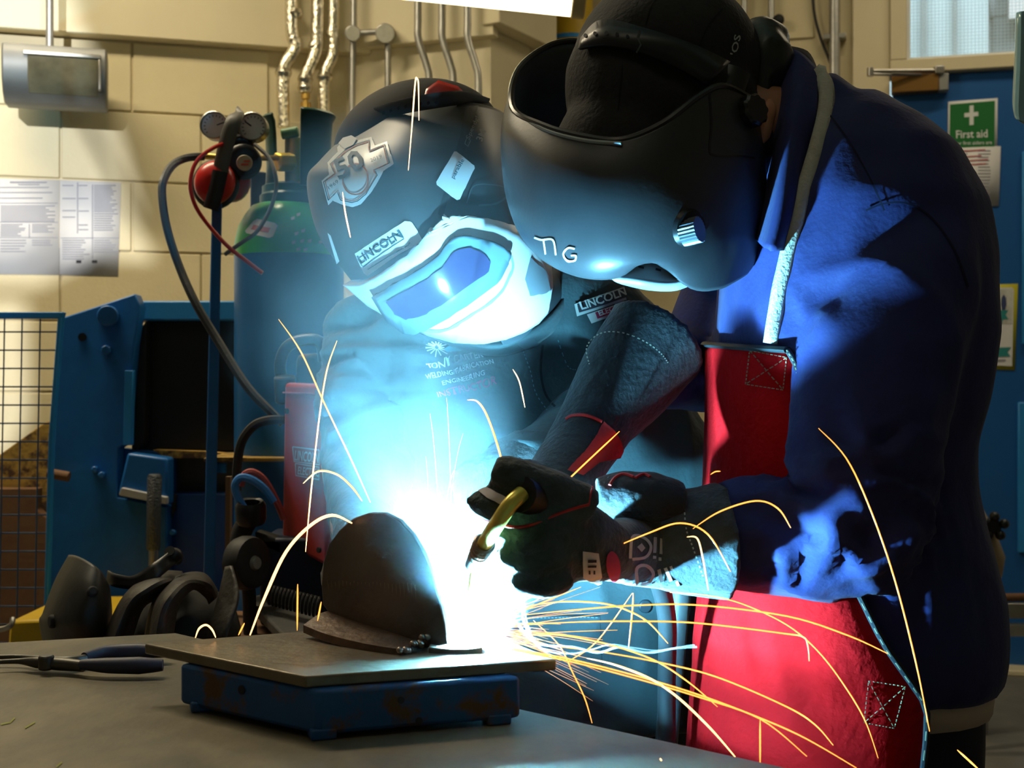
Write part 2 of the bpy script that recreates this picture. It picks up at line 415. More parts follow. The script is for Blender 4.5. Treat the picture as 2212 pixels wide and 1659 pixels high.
ws = MB(); a, b_ = WR.sz(2180, 40, -2.7); WR.box(ws, a, a + .6, b_, b_ + 1, -2.8, -2.7); ws.build('trim_6', M['white'], kind='structure', smooth=0)
# blue door
door = thing('door_1', None, None, WR.pt(sD + .45, 0), kind='structure')
lf = MB(); WR.box(lf, sD, sD + .95, .01, dt, -.03, .015); lf.build('door_leaf', M['bluedoor'], door, bevel=.003)
def moulding(px, y0, y1):
    m = MB(); a = WR.sz(px, 600)[0]; za, zb_ = WR.sz(px, y1)[1], WR.sz(px, y0)[1]; e = sD + .9
    WR.box(m, a, a + .03, za, zb_, .015, .035); WR.box(m, e - .03, e, za, zb_, .015, .035); WR.box(m, a + .03, e - .03, za, za + .03, .015, .035); WR.box(m, a + .03, e - .03, zb_ - .03, zb_, .015, .035)
    m.build('door_moulding', M['bluelight'], door, bevel=.006)
moulding(2205, 330, 745); moulding(2196, 868, 1192)
kp = MB(); WR.box(kp, sD - .6, sD + 1.6, 0, .02, .0, .12); kp.build('baseboard_right', M['cream2'], kind='structure', bevel=.004)

# ---------------------------------------------------------------- added fill battens out of view, hanging lamp in view
for i, b in enumerate(FILL_BATTENS):
    t = thing('added_batten', ('added ceiling batten lamp out of view, lighting the block wall', 'added ceiling batten lamp out of view, lighting the door', 'added ceiling batten lamp out of view, lighting the bench')[i], 'lamp', (b[0], b[1], b[2]), 'added ceiling battens')
    m = MB(); m.box((b[0], b[1], b[2] + .035), (1.56, .14, .09)); m.build('housing', M['white'], t, bevel=.01)
t = thing('hanging_lamp', 'long glowing fluorescent lamp hanging at the top above both welders', 'lamp', P(900, -20, 3.3))
A, B = P(560, -74, 3.3), P(1236, -4, 3.3)
dif = emis('lamp_glow', (1.0, .86, .48), 7.0)
m = MB(); m.tube([A, B], .046, 16); m.build('diffuser', dif, t)
ax = (B - A).normalized(); ecm = mat('lamp_end_cap', (.65, .5, .25), .5)
for q0, q1 in ((B, B + ax * .035), (A - ax * .035, A)):
    m = MB(); m.tube([q0, q1], .05, 16); m.build('end_cap', ecm, t, bevel=.004)
m = MB(); m.box((A + B) / 2 + V((0, .02, .05)), ((B - A).length, .06, .04), Matrix.Rotation(-math.atan2((B - A).z, (B - A).x), 3, 'Y')); m.build('housing', M['lgrey'], t)
for k in (.2, .8):
    m = MB(); q = A.lerp(B, k) + V((0, .02, .05)); m.cyl(q, V((q.x, q.y, H - .02)), .003, 6); m.build('suspension_wire', M['steel'], t)
# ================================================================ things on and in front of the block wall
# floodlight on a drop rod
o_ = .24
t = thing('wall_floodlight', 'grey metal floodlight with a glass front hanging on a rod by the block wall', 'light', WL.hit(120, 230, o_)[0])
aL, zT = WL.sz(8, 97, o_); aR = WL.sz(232, 100, o_)[0]; zB = WL.sz(120, 228, o_)[1]; hh = zT - zB
prof = [(0.0, zT), (.16, zT), (.20, zT - .01), (.215, zT - .04), (.205, zB + hh * .35), (.17, zB + hh * .12), (.12, zB), (.0, zB + .01)]
m = MB(); m.prism([WL.pt(aL, z, o_ - .13 + o) for o, z in prof], [WL.pt(aR, z, o_ - .13 + o) for o, z in prof]); m.build('body', mat('floodlight_grey', (.19, .19, .18), .45, .4), t, bevel=.006)
m = MB(); g0, g1 = aL + .075, aR - .025
gq = [(.2165, zT - .045), (.208, zB + hh * .36), (.172, zB + hh * .13)]
m.prism([WL.pt(g0, z, o_ - .13 + o + .002) for o, z in gq] + [WL.pt(g0, zT - .05, o_ - .13 + .19)], [WL.pt(g1, z, o_ - .13 + o + .002) for o, z in gq] + [WL.pt(g1, zT - .05, o_ - .13 + .19)])
m.build('glass_front', mat('floodlight_glass', (.13, .115, .07), .12, var=.5, vs=7), t, bevel=.003)
m = MB()
for a, b in (((g0 - .012, zT - .045), (g1 + .008, zT - .033)),): WL.box(m, a[0], b[0], a[1], b[1], o_ - .13 + .213, o_ - .13 + .222)
WL.box(m, g1, g1 + .008, zT - .14, zT - .045, o_ - .13 + .2, o_ - .13 + .219); m.build('trim_strip', M['steel'], t, bevel=.002)
m = MB(); q = WL.pt(WL.sz(106, 60, o_)[0], zT - .005, o_ - .03); m.cyl(q, V((q.x, q.y, H - .02)), .012, 12); m.build('rod', M['galv'], t)

# printed sheets pinned on the wall
def sheet(name, label, quad, lines, hit, group=None, m=M['paper'], extra=None):
    t = thing(name, label, 'paper', hit(sum(q[0] for q in quad) / 4, max(q[1] for q in quad))[0], group)
    Flat().poly(quad, 1).drop('sheet', hit, m, t, off=.012, solid=.001)
    f = Flat()
    for x0, x1, y, w in lines: f.stroke([(x0, y), (x1, y)], w)
    if f.f: f.drop('print', hit, M['ink'], t, off=.0135)
    if extra: extra(t)
    return t
def rows(x0, x1, ys, w=2, ragged=.35):
    return [(x0, x1 - random.random() * ragged * (x1 - x0), y, w) for y in ys]
hL = lambda x, y: WL.hit(x, y)
L1 = [(22, 102, 395, 3), (40, 86, 400, 2)] + rows(0, 120, (406, 417, 429)) + rows(2, 122, range(446, 480, 4)) + rows(2, 58, range(486, 512, 4)) + rows(70, 120, range(486, 505, 4)) + rows(2, 60, range(520, 546, 6)) + rows(70, 120, range(520, 535, 5)) + [(0, 125, 440, 1.5), (0, 125, 481, 1.5), (0, 125, 514, 1.5), (63, 65, 500, 30)]
L2 = rows(135, 165, (402, 430, 456, 470)) + rows(170, 195, (402, 430, 457, 487, 497)) + rows(203, 256, range(402, 455, 4)) + rows(203, 256, range(458, 500, 5)) + rows(135, 195, range(520, 565, 5)) + rows(203, 256, range(520, 548, 5)) + [(132, 258, 515, 1.5), (167, 169, 450, 110), (199, 201, 480, 160)]
def blots(t):
    for x in (165, 199): Flat().rect(x, 563, x + 11, 569).drop('pin_mark', hL, M['inkd'], t, off=.0145)
sheet('printed_sheet', 'white printed form on the block wall at the far left edge', [(-60, 385), (129, 390), (128, 594), (-60, 592)], L1, hL, 'forms on the block wall')
sheet('printed_sheet', 'white printed form with two black pins on the block wall below the floodlight', [(130, 390), (262, 395), (255, 597), (129, 594)], L2, hL, 'forms on the block wall', extra=blots)

# insulated pipes, conduits
def dW(px): return (WL if px < 750 else WM).hit(px, 150, .11)[0].y
def pipe(name, label, pts, r, m, group, extra=None, cat='pipe', k=5):
    d = dW(pts[0][0]); path = catmull([P(x, y, d) for x, y in pts], k); t = thing(name, label, cat, path[-1], group)
    mb = MB(); mb.tube(path, r * d / F, 14); mb.build('pipe', m, t)
    if extra: extra(t, d)
    return t
fo = []
def collars(ys):
    def f(t, d):
        for x, y, r in ys:
            mb = MB(); mb.tube([P(x, y - 9, d), P(x, y, d), P(x, y + 9, d)], [r * .8 * d / F, r * d / F, r * .8 * d / F], 12); mb.build('foil_joint', M['foil'], t)
    return f
def foilB(t, d):
    collars([(680, 100, 15), (659, 172, 18), (659, 190, 17)])(t, d)
    for y, r in ((208, 9), (220, 5), (228, 11), (240, 7)):
        mb = MB(); mb.cyl(P(660, y - 6, d), P(660, y + 6, d), r * d / F, 10); mb.build('brass_fitting', M['brass'], t)
FG = 'foil lagged pipes'
pipe('lagged_pipe', 'foil lagged pipe, first of three from the floodlight side', [(630, -90), (630, 60), (638, 95), (632, 115), (612, 155), (612, 275)], 14, M['foil'], FG, collars([(637, 30, 17), (612, 158, 19)]))
pipe('lagged_pipe', 'middle foil lagged pipe ending in a brass valve', [(688, -90), (685, 60), (682, 110), (660, 165), (659, 200)], 14, M['foil'], FG, foilB)
pipe('lagged_pipe', 'foil lagged pipe, last of three beside the grey conduit', [(722, -90), (720, 60), (719, 118), (701, 165), (700, 265)], 13, M['foil'], FG, collars([(718, 72, 15), (701, 168, 18)]))
def jbox(t, d):
    for x, r in ((762, 17), (832, 21)):
        mb = MB(); mb.cyl(P(x, 72, d - .05), P(x, 72, d + .03), r * d / F, 20); mb.build('junction_box', M['galv'], t, bevel=.003)
    mb = MB(); mb.cyl(P(765, 72, d), P(830, 68, d), 7 * d / F, 12); mb.build('link_conduit', M['galv'], t)
    mb = MB(); mb.tube([P(838, 80, d), P(838, 240, d)], 7 * d / F, 12); mb.build('drop_conduit', M['galv'], t)
pipe('steel_conduit', 'grey conduit with two round junction boxes on the pier wall', [(765, -90), (764, 60), (762, 120), (760, 300)], 7, M['galv'], 'steel conduits', jbox, 'conduit')
for i, (a, b) in enumerate(((903, 927), (955, 979), (1010, 1033))):
    pipe('steel_conduit', ('bent steel conduit above the helmet, first of three on the pier', 'middle bent steel conduit on the pier', 'bent steel conduit on the pier nearest the big black helmet')[i], [(a, -90), (a, 40), (a + 1, 85), (b - 6, 140), (b, 175), (b, 300)], 8, M['galv'], 'steel conduits', None, 'conduit')
# conduits by the right wall
def rconduit(px, y1, r, label):
    a = WR.sz(px, 60, .05)[0]; t = thing('steel_conduit', label, 'conduit', WR.pt(a, 1.6, .05), 'wall conduits near the door')
    mb = MB(); mb.cyl(WR.pt(a, 1.2, .05), WR.pt(a, H - .02, .05), r, 12); mb.build('pipe', M['galv'], t)
    for z in (2.35, 1.8):
        mb = MB(); WR.box(mb, a - r * 2, a + r * 2, z, z + .02, .006, .05 + r * .6); mb.build('saddle_clip', M['steel'], t, bevel=.002)
rconduit(1607, 0, .013, 'thin conduit on the back wall just behind the cap'); rconduit(1666, 0, .013, 'thin conduit on the back wall with a round clip'); rconduit(1803, 0, .021, 'thick grey conduit on the back wall beside the door frame')
mb = MB(); p = WR.hit(1682, 43, .06)[0]; mb.ell(p, (.022, .022, .022), 12, 8); mb.tube([p, WR.hit(1666, 43, .05)[0]], .008, 8); mb.build('pipe_clip', M['blackm'], label='round dark clip on the thin wall conduit', cat='clip')
mb = MB(); mb.tube(catmull([WR.hit(x, y, .03)[0] for x, y in ((1755, -60), (1758, 20), (1772, 80), (1795, 140), (1806, 200))], 6), .006, 8); mb.build('wall_cable', M['rubber'], label='thin dark cable drooping to the thick conduit', cat='cable')
# yellow post in the recess
mb = MB(); c0 = P(1232, 60, 4.95); mb.cyl(V((c0.x, c0.y, 0)), V((c0.x, c0.y, H - .02)), .085, 20); yp = mb.build('yellow_post', M['yellow'], label='yellow round post in the recess behind the black helmet', cat='post')
mb = MB(); c1 = P(1232, 88, 4.95); mb.cyl(c1 - V((0, 0, .008)), c1 + V((0, 0, .008)), .0875, 20); mb.build('blue_band', M['bluelight'], yp)

# ---------------------------------------------------------------- door furniture and notices
hR = lambda x, y: WR.hit(x, y, .016)
t = thing('door_closer', 'brown box door closer with steel arm at the head of the blue door', 'door closer', hR(1985, 205)[0])
aa, za = WR.sz(1925, 207, .02); ab, zb2 = WR.sz(2026, 165, .02)
mb = MB(); WR.box(mb, aa, ab, za, zb2, .017, .075); mb.build('cover', M['gold'], t, bevel=.003)
mb = MB(); WR.box(mb, ab, ab + .035, za, zb2, .017, .07); mb.build('end_block', M['grey'], t, bevel=.003)
q0 = WR.hit(1880, 153, .14)[0]; q1 = WR.hit(2028, 152, .07)[0]; q2 = WR.hit(1990, 162, .07)[0]
mb = MB(); mb.tube([q0, q1], .007, 8); mb.tube([q0 - V((0, 0, .012)), q2], .006, 8); mb.cyl(q0 - V((0, 0, .02)), q0 + V((0, 0, .01)), .012, 10); mb.build('arm', M['steel'], t)
mb = MB(); mb.box(q1, (.035, .03, .03)); mb.build('bracket', M['steel'], t, bevel=.004)
# first aid sign
sgn = thing('first_aid_sign', 'green and white first aid sign on the blue door', 'sign', hR(2100, 320)[0])
Flat().poly([(2048, 220), (2155, 212), (2154, 330), (2047, 333)], 1).drop('board', hR, M['white'], sgn, off=.002, solid=.002)
Flat().poly([(2052, 226), (2149, 218), (2148, 330), (2051, 331)], 1).drop('green_field', hR, mat('sign_green', (.006, .16, .03), .5, var=.03), sgn, off=.0042)
Flat().poly([(2094, 229), (2103, 228), (2103, 243), (2113, 242), (2113, 251), (2103, 252), (2103, 270), (2094, 271), (2094, 253), (2083, 254), (2083, 245), (2094, 244)]).drop('white_cross', hR, M['white'], sgn, off=.0052)
Flat().text('First aid', 2064, 299, 17, -2, bold=.02, width=68).drop('lettering', hR, M['white'], sgn, off=.0052)
Flat().text('Your first aiders are', 2055, 314, 8, -1.5, bold=.01, width=88).drop('small_lettering', hR, M['white'], sgn, off=.0052)
L = []
for i, y in enumerate(range(327, 440, 7)):
    for x0, x1 in ((2068, 2078), (2082, 2094), (2112, 2140)): L.append((x0, x1 - random.random() * 6, y, 2.2))
def redmarks(t):
    f = Flat()
    for x0, y0, x1, y1 in ((2040, 330, 2128, 324), (2060, 350, 2134, 345), (2066, 358, 2130, 354), (2104, 424, 2130, 420), (2060, 341, 2120, 337)): f.stroke([(x0, y0), (x1, y1)], 2.4)
    f.drop('red_marking', hR, mat('red_ink', (.55, .08, .10), .8), t, off=.0062)
tt = sheet('name_list_sheet', 'white list of names with red lines taped under the first aid sign', [(2036, 322), (2161, 317), (2157, 446), (2060, 448)], L, lambda x, y: WR.hit(x, y, .008), extra=redmarks)
mb = MB(); a, z = WR.sz(2100, 505); WR.box(mb, a, WR.sz(2118, 480)[0], z, WR.sz(2110, 448)[1], .016, .02); mb.build('navy_notice', mat('navy_notice', (.01, .025, .12), .5), label='small navy notice on the door below the list of names', cat='notice')
# yellow poster
pos = thing('yellow_poster', 'yellow bordered poster with teal bands on the blue door', 'poster', hR(2150, 798)[0])
Flat().poly([(2095, 616), (2199, 613), (2192, 800), (2090, 795)], 1).drop('sheet', hR, mat('poster_yellow', (.58, .52, .02), .5, var=.04), pos, off=.002, solid=.001)
Flat().poly([(2098, 623), (2186, 621), (2190, 626), (2186, 791), (2095, 787)], 1).drop('white_panel', hR, M['paper'], pos, off=.0035)
Flat().poly([(2098, 626), (2188, 625), (2186, 700), (2097, 700)], 1).drop('photo', hR, mat('poster_photo', (.42, .42, .38), .6, c2=(.65, .67, .62), vs=10, edge=(.4, .6)), pos, off=.0045)
f = Flat()
for x, y in ((2133, 640), (2150, 640), (2168, 636)): f.poly([(x - 5, y + 8), (x, y), (x + 5, y + 8), (x + 6, y + 22), (x + 3, y + 34), (x - 4, y + 34), (x - 6, y + 22)])
f.drop('printed_figure', hR, mat('poster_figures', (.03, .05, .14), .7, var=.5), pos, off=.0055)
te = mat('poster_teal', (.02, .24, .24), .6, var=.05)
Flat().poly([(2130, 672), (2178, 670), (2172, 680), (2178, 690), (2166, 690), (2164, 700), (2134, 700), (2134, 690), (2128, 690)]).poly([(2110, 752), (2184, 750), (2176, 760), (2182, 770), (2108, 772)]).drop('teal_banner', hR, te, pos, off=.0055)
f = Flat()
for y in range(708, 745, 6): f.stroke([(2128, y), (2128 + 30 - random.random() * 10, y)], 2)
f.drop('print', hR, M['ink'], pos, off=.0055)
Flat().stroke([(2150, 779), (2172, 778)], 4).drop('logo_print', hR, M['ink'], pos, off=.0055)
# bits by the door: canister, rail
t = thing('dust_canister', 'beige canister with a black star knob beside the blue door', 'canister', P(2125, 1275, 3.9))
rings = []
for y, x0, x1, dd in ((1062, 2070, 2098, .05), (1085, 2070, 2110, .07), (1118, 2070, 2130, .08), (1160, 2075, 2150, .09), (1200, 2080, 2166, .09), (1240, 2085, 2160, .08), (1272, 2095, 2140, .05)):
    c_ = P((x0 + x1) / 2, y, 3.9); r_ = (x1 - x0) / 2 * 3.9 / F
    rings.append([c_ + V((r_ * math.cos(a * math.pi / 8), dd * math.sin(a * math.pi / 8), 0)) for a in range(16)])
mb = MB(); mb.loft(rings); mb.build('body', mat('beige_plastic', (.36, .28, .17), .6), t)
rings = []
for y, x0, x1, dd in ((1165, 2078, 2114, .06), (1200, 2085, 2140, .08), (1240, 2090, 2158, .07), (1268, 2100, 2140, .05)):
    c_ = P((x0 + x1) / 2, y, 3.83); r_ = (x1 - x0) / 2 * 3.83 / F
    rings.append([c_ + V((r_ * math.cos(a * math.pi / 8), dd * .6 * math.sin(a * math.pi / 8), 0)) for a in range(16)])
mb = MB(); mb.loft(rings); mb.build('yellow_panel', M['yellow'], t)
kn = MB(); kc = P(2148, 1138, 3.8); kn.cyl(kc, kc + V((0, .06, 0)), .022, 12)
for k in range(5):
    a = k * 2 * math.pi / 5 + .3; kn.ell(kc + V((.03 * math.cos(a), 0, .03 * math.sin(a))), (.015, .018, .015), 10, 8)
kn.build('star_knob', M['black'], t)
mb = MB(); q = P(2112, 1270, 3.9); mb.cyl(V((q.x, q.y, 0)), q + V((0, 0, .02)), .03, 14); mb.build('stand_pole', M['grey'], t)
t = thing('steel_stand', 'steel stand with two rails in front of the door by the welder in blue', 'stand', P(2200, 1440, 3.7))
mb = MB(); mb.cyl(P(2050, 1292, 3.7), P(2400, 1288, 3.7), .012, 10); mb.build('rail', M['brown'], t)
for y, h_, mm in ((1318, .022, M['steel']), (1360, .018, M['galv'])):
    mb = MB(); mb.box((P(2050, y, 3.7) + P(2400, y, 3.7)) / 2, (.46, .03, h_ * 2)); mb.build('rail', mm, t, bevel=.004)
for x in (2100, 2390):
    mb = MB(); q = P(x, 1290, 3.72); mb.box(V((q.x, q.y, q.z / 2)), (.03, .03, q.z)); mb.build('leg', M['grey'], t, bevel=.003)
mb = MB(); mb.grid(smooth_grid(pxg([[(2196, 30, 1.9), (2206, 25, 1.86), (2260, 20, 1.9)], [(2193, 130, 1.9), (2204, 130, 1.86), (2260, 130, 1.9)], [(2189, 215, 1.9), (2200, 230, 1.86), (2260, 235, 1.9)], [(2192, 245, 1.9), (2203, 262, 1.86), (2260, 290, 1.9)]]), 5, 5))
t = mb.build('face_shield', mat('clear_blue_shield', (.35, .62, .70), .15, var=.05), solid=.003, label='pale blue curved plastic shield hanging at the far right edge', cat='shield')
mb = MB(); mb.cyl(P(2235, 22, 1.88), V((P(2235, 22, 1.88).x, 1.88, H - .02)), .003, 6); mb.build('hanging_cord', M['rubber'], t)

# ================================================================ gas cylinder, trolley, regulator
dC = 2.85; cx_ = P(625, 500, dC).x
zc = lambda py: CAMZ - (py - CY) / F * dC
R_ = .119
cyl_ = thing('gas_cylinder', 'blue gas cylinder with bright green shoulder standing by the block wall', 'gas cylinder', (cx_, dC, .16))
mb = MB(); mb.lathe([(R_ * .9, .16), (R_, .19), (R_, zc(556))], (cx_, dC, 0), n=40); mb.build('body', M['bluecyl'], cyl_)
mb = MB(); mb.lathe([(R_ + .0006, zc(556)), (R_ * .995, zc(525)), (R_ * .93, zc(492)), (R_ * .80, zc(465)), (R_ * .68, zc(447)), (R_ * .5, zc(440))], (cx_, dC, 0), n=40); mb.build('shoulder', M['green'], cyl_)
mb = MB(); mb.lathe([(.071, zc(452)), (.074, zc(440)), (.074, zc(425)), (.069, zc(420)), (.069, zc(405)), (.06, zc(400)), (.03, zc(396))], (cx_ + .01, dC, 0), n=32); mb.build('neck_ring', M['dgreen'], cyl_)
for a0, a1, rr, y0 in ((-75, 45, .072, 252), (150, 235, .066, 260)):
    mb = MB(); cc = (cx_ + .017, dC, 0); mb.lathe([(rr, zc(410)), (rr * .96, zc(360)), (rr * 1.0, zc(300)), (rr * 1.04, zc(y0 + 12)), (rr * 1.14, zc(y0)), (rr * 1.10, zc(y0) + .003)], cc, n=18, a0=a0, a1=a1)
    mb.build('valve_guard', M['dgreen'], cyl_, solid=.006)
mb = MB(); mb.cyl(V((cx_ + .01, dC, zc(405))), V((cx_ + .01, dC, zc(300))), .02, 14); mb.build('valve', M['brass'], cyl_)
mb = MB(); mb.cyl(P(608, 290, dC - .02), P(645, 284, dC - .02), .012, 14); mb.build('valve_spindle', mat('pale_green_plastic', (.10, .25, .10), .4), cyl_, bevel=.003)
f = bhit(bvh(mb), dC)
sh = MB(); sh.lathe([(R_ + .0006, zc(556)), (R_ * .995, zc(525)), (R_ * .93, zc(492)), (R_ * .80, zc(465)), (R_ * .68, zc(447))], (cx_, dC, 0), n=40); hS = bhit(bvh(sh), dC - .1)
Flat().poly([(548, 478), (556, 473), (594, 482), (600, 488), (590, 511), (582, 514), (533, 504), (530, 499)], 3).drop('label', hS, M['paper'], cyl_, off=.001)
Flat().poly([(549, 486), (586, 493), (580, 503), (543, 496)], 2).drop('label_print', hS, mat('pink_print', (.6, .16, .16), .7), cyl_, off=.0018)
fl_ = Flat()
for x, y in ((628, 470), (640, 462), (650, 497), (636, 503), (630, 522), (648, 519), (664, 519), (690, 495), (688, 521), (640, 537), (655, 538), (676, 456)): fl_.poly([(x, y), (x + 9, y - 3), (x + 8, y + 4), (x + 1, y + 6)], 1)
fl_.drop('stamped_mark', hS, mat('worn_paint', (.55, .55, .25), .5), cyl_, off=.0008)
# trolley
tr = thing('cylinder_trolley', 'blue steel trolley frame holding the gas cylinder', 'trolley', (cx_, dC - .2, 0))
mb = MB(); mb.prism([P(x, y, 2.66) for x, y in ((459, 380), (481, 380), (463, 1300), (438, 1300))], [P(x, y, 2.70) for x, y in ((459, 380), (481, 380), (463, 1300), (438, 1300))]); mb.build('upright', M['bluepaint'], tr, bevel=.003)
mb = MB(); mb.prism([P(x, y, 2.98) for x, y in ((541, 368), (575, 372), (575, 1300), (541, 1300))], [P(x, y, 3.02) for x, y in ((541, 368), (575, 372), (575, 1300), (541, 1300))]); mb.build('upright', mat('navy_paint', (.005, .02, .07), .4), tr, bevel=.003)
mb = MB(); mb.box((P(445, 992, 2.70) + P(650, 992, 2.70)) / 2 + V((0, .08, 0)), ((650 - 445) / F * 2.7, .2, .008)); mb.build('shelf', M['rust'], tr, bevel=.002)
mb = MB(); mb.pxprism([(447, 1000), (487, 1000), (487, 1022), (447, 1020)], 2.69, .01); mb.build('bracket', M['bluelight'], tr)
mb = MB(); mb.box(V((cx_ - .03, dC - .02, .13)), (.42, .36, .05)); mb.build('base_plate', M['bluepaint'], tr, bevel=.005)
for sx in (-.2, .14):
    mb = MB(); mb.lathe([(.02, -.02), (.08, -.022), (.09, -.012), (.09, .012), (.08, .022), (.02, .02)], (cx_ + sx, dC + .12, .09), V((1, 0, 0)), 20); mb.build('wheel', M['rubber'], tr)
# regulator
dr = 2.72
reg = thing('gas_regulator', 'gas regulator with two round gauges fixed to the cylinder valve', 'regulator', P(527, 380, dr))
mb = MB(); mb.cyl(P(527, 350, dr - .05), P(524, 346, dr + .05), 38 * dr / F, 28); mb.build('body', M['black'], reg, bevel=.008)
mb = MB(); mb.cyl(P(516, 326, dr - .02), P(514, 322, dr + .04), 34 * dr / F, 24); mb.build('bonnet', M['black'], reg, bevel=.006)
mb = MB(); mb.cyl(P(528, 352, dr - .058), P(528, 352, dr - .046), 17 * dr / F, 24); mb.build('knob_cap', mat('beige_cap', (.55, .48, .34), .5), reg, bevel=.002)
Flat().rect(516, 346, 540, 350).rect(519, 353, 537, 357).drop('cap_print', lambda x, y: (P(x, y, dr - .0585), V((0, -1, 0))), mat('red_print', (.6, .08, .05), .7), reg, off=.0004)
Flat().text('LEAK', 507, 320, 10, 15, bold=.02, width=28).drop('lettering', lambda x, y: (P(x, y, dr - .0505 if y > 400 else dr - .022), V((0, -1, 0))), M['lgrey'], reg, off=.0004)
for gx, gy, r_, nd in ((464, 272, 30, 160), (547, 275, 31, 35)):
    g = MB(); g.lathe([(0.0, .02), (r_ * dr / F, .02), (r_ * dr / F, -.012), (r_ * .93 * dr / F, -.014), (r_ * .93 * dr / F, -.008), (0.0001, -.008)], P(gx, gy, dr - .02), V((0, 1, 0)), 28)
    go = g.build('gauge', M['steel'], reg)
    fh = lambda x, y, dd=dr - .029: (P(x, y, dd), V((0, -1, 0)))
    Flat().poly([(gx + r_ * .92 * math.cos(a * math.pi / 14), gy + r_ * .92 * math.sin(a * math.pi / 14)) for a in range(28)]).drop('dial', fh, M['paper'], go, off=.0004)
    d_ = Flat()
    for a in range(-220, 41, 20): d_.stroke([(gx + r_ * .66 * math.cos(math.radians(a)), gy + r_ * .66 * math.sin(math.radians(a))), (gx + r_ * .8 * math.cos(math.radians(a)), gy + r_ * .8 * math.sin(math.radians(a)))], 1.6)
    d_.stroke([(gx - 5 * math.cos(math.radians(nd)), gy - 5 * math.sin(math.radians(nd))), (gx + r_ * .7 * math.cos(math.radians(nd + 180)), gy + r_ * .7 * math.sin(math.radians(nd + 180)))], 2.6); d_.drop('needle', fh, M['inkd'], go, off=.0012)
    mb = MB(); mb.cyl(P(gx, gy + 20, dr), P(520 + (gx - 505) * .3, 320, dr + .01), .008, 10); mb.build('gauge_stem', M['brass'], reg)
mb = MB(); mb.cyl(P(555, 342, dr + .02), P(604, 341, dr + .06), 6 * dr / F, 10); mb.build('inlet_stem', M['brass'], reg)
mb = MB(); mb.cyl(P(598, 350, dr + .06), P(630, 350, dr + .09), 22 * dr / F, 6); mb.build('brass_nut', mat('yellow_brass', (.80, .58, .06), .4, .5), reg, bevel=.003)
mb = MB(); mb.cyl(P(430, 336, dr + .02), P(500, 342, dr + .02), 7 * dr / F, 10); mb.build('outlet', M['brass'], reg, bevel=.001)
# ear defenders hung over the regulator
de = 2.64
ear = thing('ear_defenders', 'red ear defenders with a grey headband hanging over the gas regulator', 'ear defenders', P(465, 455, de))
pts = catmull([P(470, 420, de), P(478, 360, de - .015), P(492, 300, de - .02), P(507, 255, de - .01), P(516, 250, de + .05), P(508, 300, de + .12), P(500, 360, de + .13)], 5)
mb = MB(); mb.tube(pts, (.016, .005), 10); mb.build('headband', mat('grey_headband', (.10, .09, .075), .5), ear)
mb = MB(); mb.tube([P(476, 370, de - .024), P(466, 415, de - .024), P(455, 452, de - .02)], [(.016, .006)] * 3, 10); mb.build('band_arm', M['black'], ear)
mb = MB(); mb.ell(P(466, 398, de + .035), (52 * de / F, .028, 56 * de / F), 28, 14, Matrix.Rotation(math.radians(20), 3, 'Y')); mb.build('cushion', M['black'], ear)
mb = MB(); mb.ell(P(464, 394, de + .008), (44 * de / F, .034, 48 * de / F), 28, 14, Matrix.Rotation(math.radians(20), 3, 'Y')); mb.build('ear_cup', M['redp'], ear)
mb = MB(); mb.ell(P(500, 392, de + .15), (44 * de / F, .034, 48 * de / F), 20, 12); mb.build('ear_cup', M['redp'], ear)
def cable(name, label, pts, r, m, d, cat='cable', k=7):
    ds = d if isinstance(d, list) else [d] * len(pts)
    mb = MB(); mb.tube(catmull([P(x, y, z) for (x, y), z in zip(pts, ds)], k), r, 8); return mb.build(name, m, label=label, cat=cat)
cable('red_cable', 'thin red cable looped around the ear defenders', [(502, 304), (460, 320), (424, 350), (411, 395), (420, 440), (445, 480), (490, 530), (530, 562), (567, 590)], .0042, M['redp'], [2.64, 2.6, 2.59, 2.585, 2.59, 2.6, 2.6, 2.6, 2.6])
cable('grey_cable', 'thin grey cable looped from the regulator past the cylinder label', [(550, 312), (580, 340), (594, 375), (596, 410), (582, 455), (555, 500), (525, 522), (485, 550)], .0042, mat('grey_cable', (.13, .13, .13), .5), [2.66, 2.64, 2.62, 2.62, 2.62, 2.61, 2.61, 2.6])
cable('gas_hose', 'black gas hose curving from the regulator down to the red welder', [(440, 338), (405, 341), (375, 355), (355, 385), (350, 420), (360, 490), (385, 570), (420, 650), (470, 735), (530, 830), (580, 885), (612, 915)], .0085, mat('hose_rubber', (.035, .038, .045), .45, bump=.3, bs=200), [2.72, 2.7, 2.66, 2.6, 2.58, 2.56, 2.55, 2.52, 2.5, 2.46, 2.44, 2.44], 'hose')

# ================================================================ blue machine with mesh guard
mc = thing('metal_press', 'large blue metalworking machine with a black opening behind the mesh guard', 'machine', P(300, 1300, 3.2))
mb = MB(); mb.pxprism([(135, 686), (292, 634), (303, 662), (290, 745), (272, 960), (256, 968), (254, 1074), (360, 1094), (362, 1775), (85, 1775), (108, 1150), (120, 880)], 3.1, .05); mb.build('side_plate', M['bluepaint'], mc, bevel=.004)
mb = MB(); mb.pxprism([(303, 650), (520, 650), (520, 692), (300, 692)], 3.16, .5); mb.build('top_beam', M['bluelight'], mc, bevel=.004)
mb = MB(); mb.pxprism([(316, 692), (520, 690), (520, 978), (285, 975), (294, 720)], 3.2, .3); mb.build('black_opening', mat('black_recess', (.006, .006, .008), .5), mc, bevel=.006)
mb = MB(); mb.pxprism([(316, 692), (312, 950), (298, 972), (284, 972), (289, 735), (300, 715)], 3.15, .05); mb.build('opening_edge', M['blackm'], mc, bevel=.003)
mb = MB(); mb.pxprism([(269, 800), (288, 800), (284, 962), (265, 962)], 3.09, .02); mb.build('edge_strip', M['bluelight'], mc, bevel=.002)
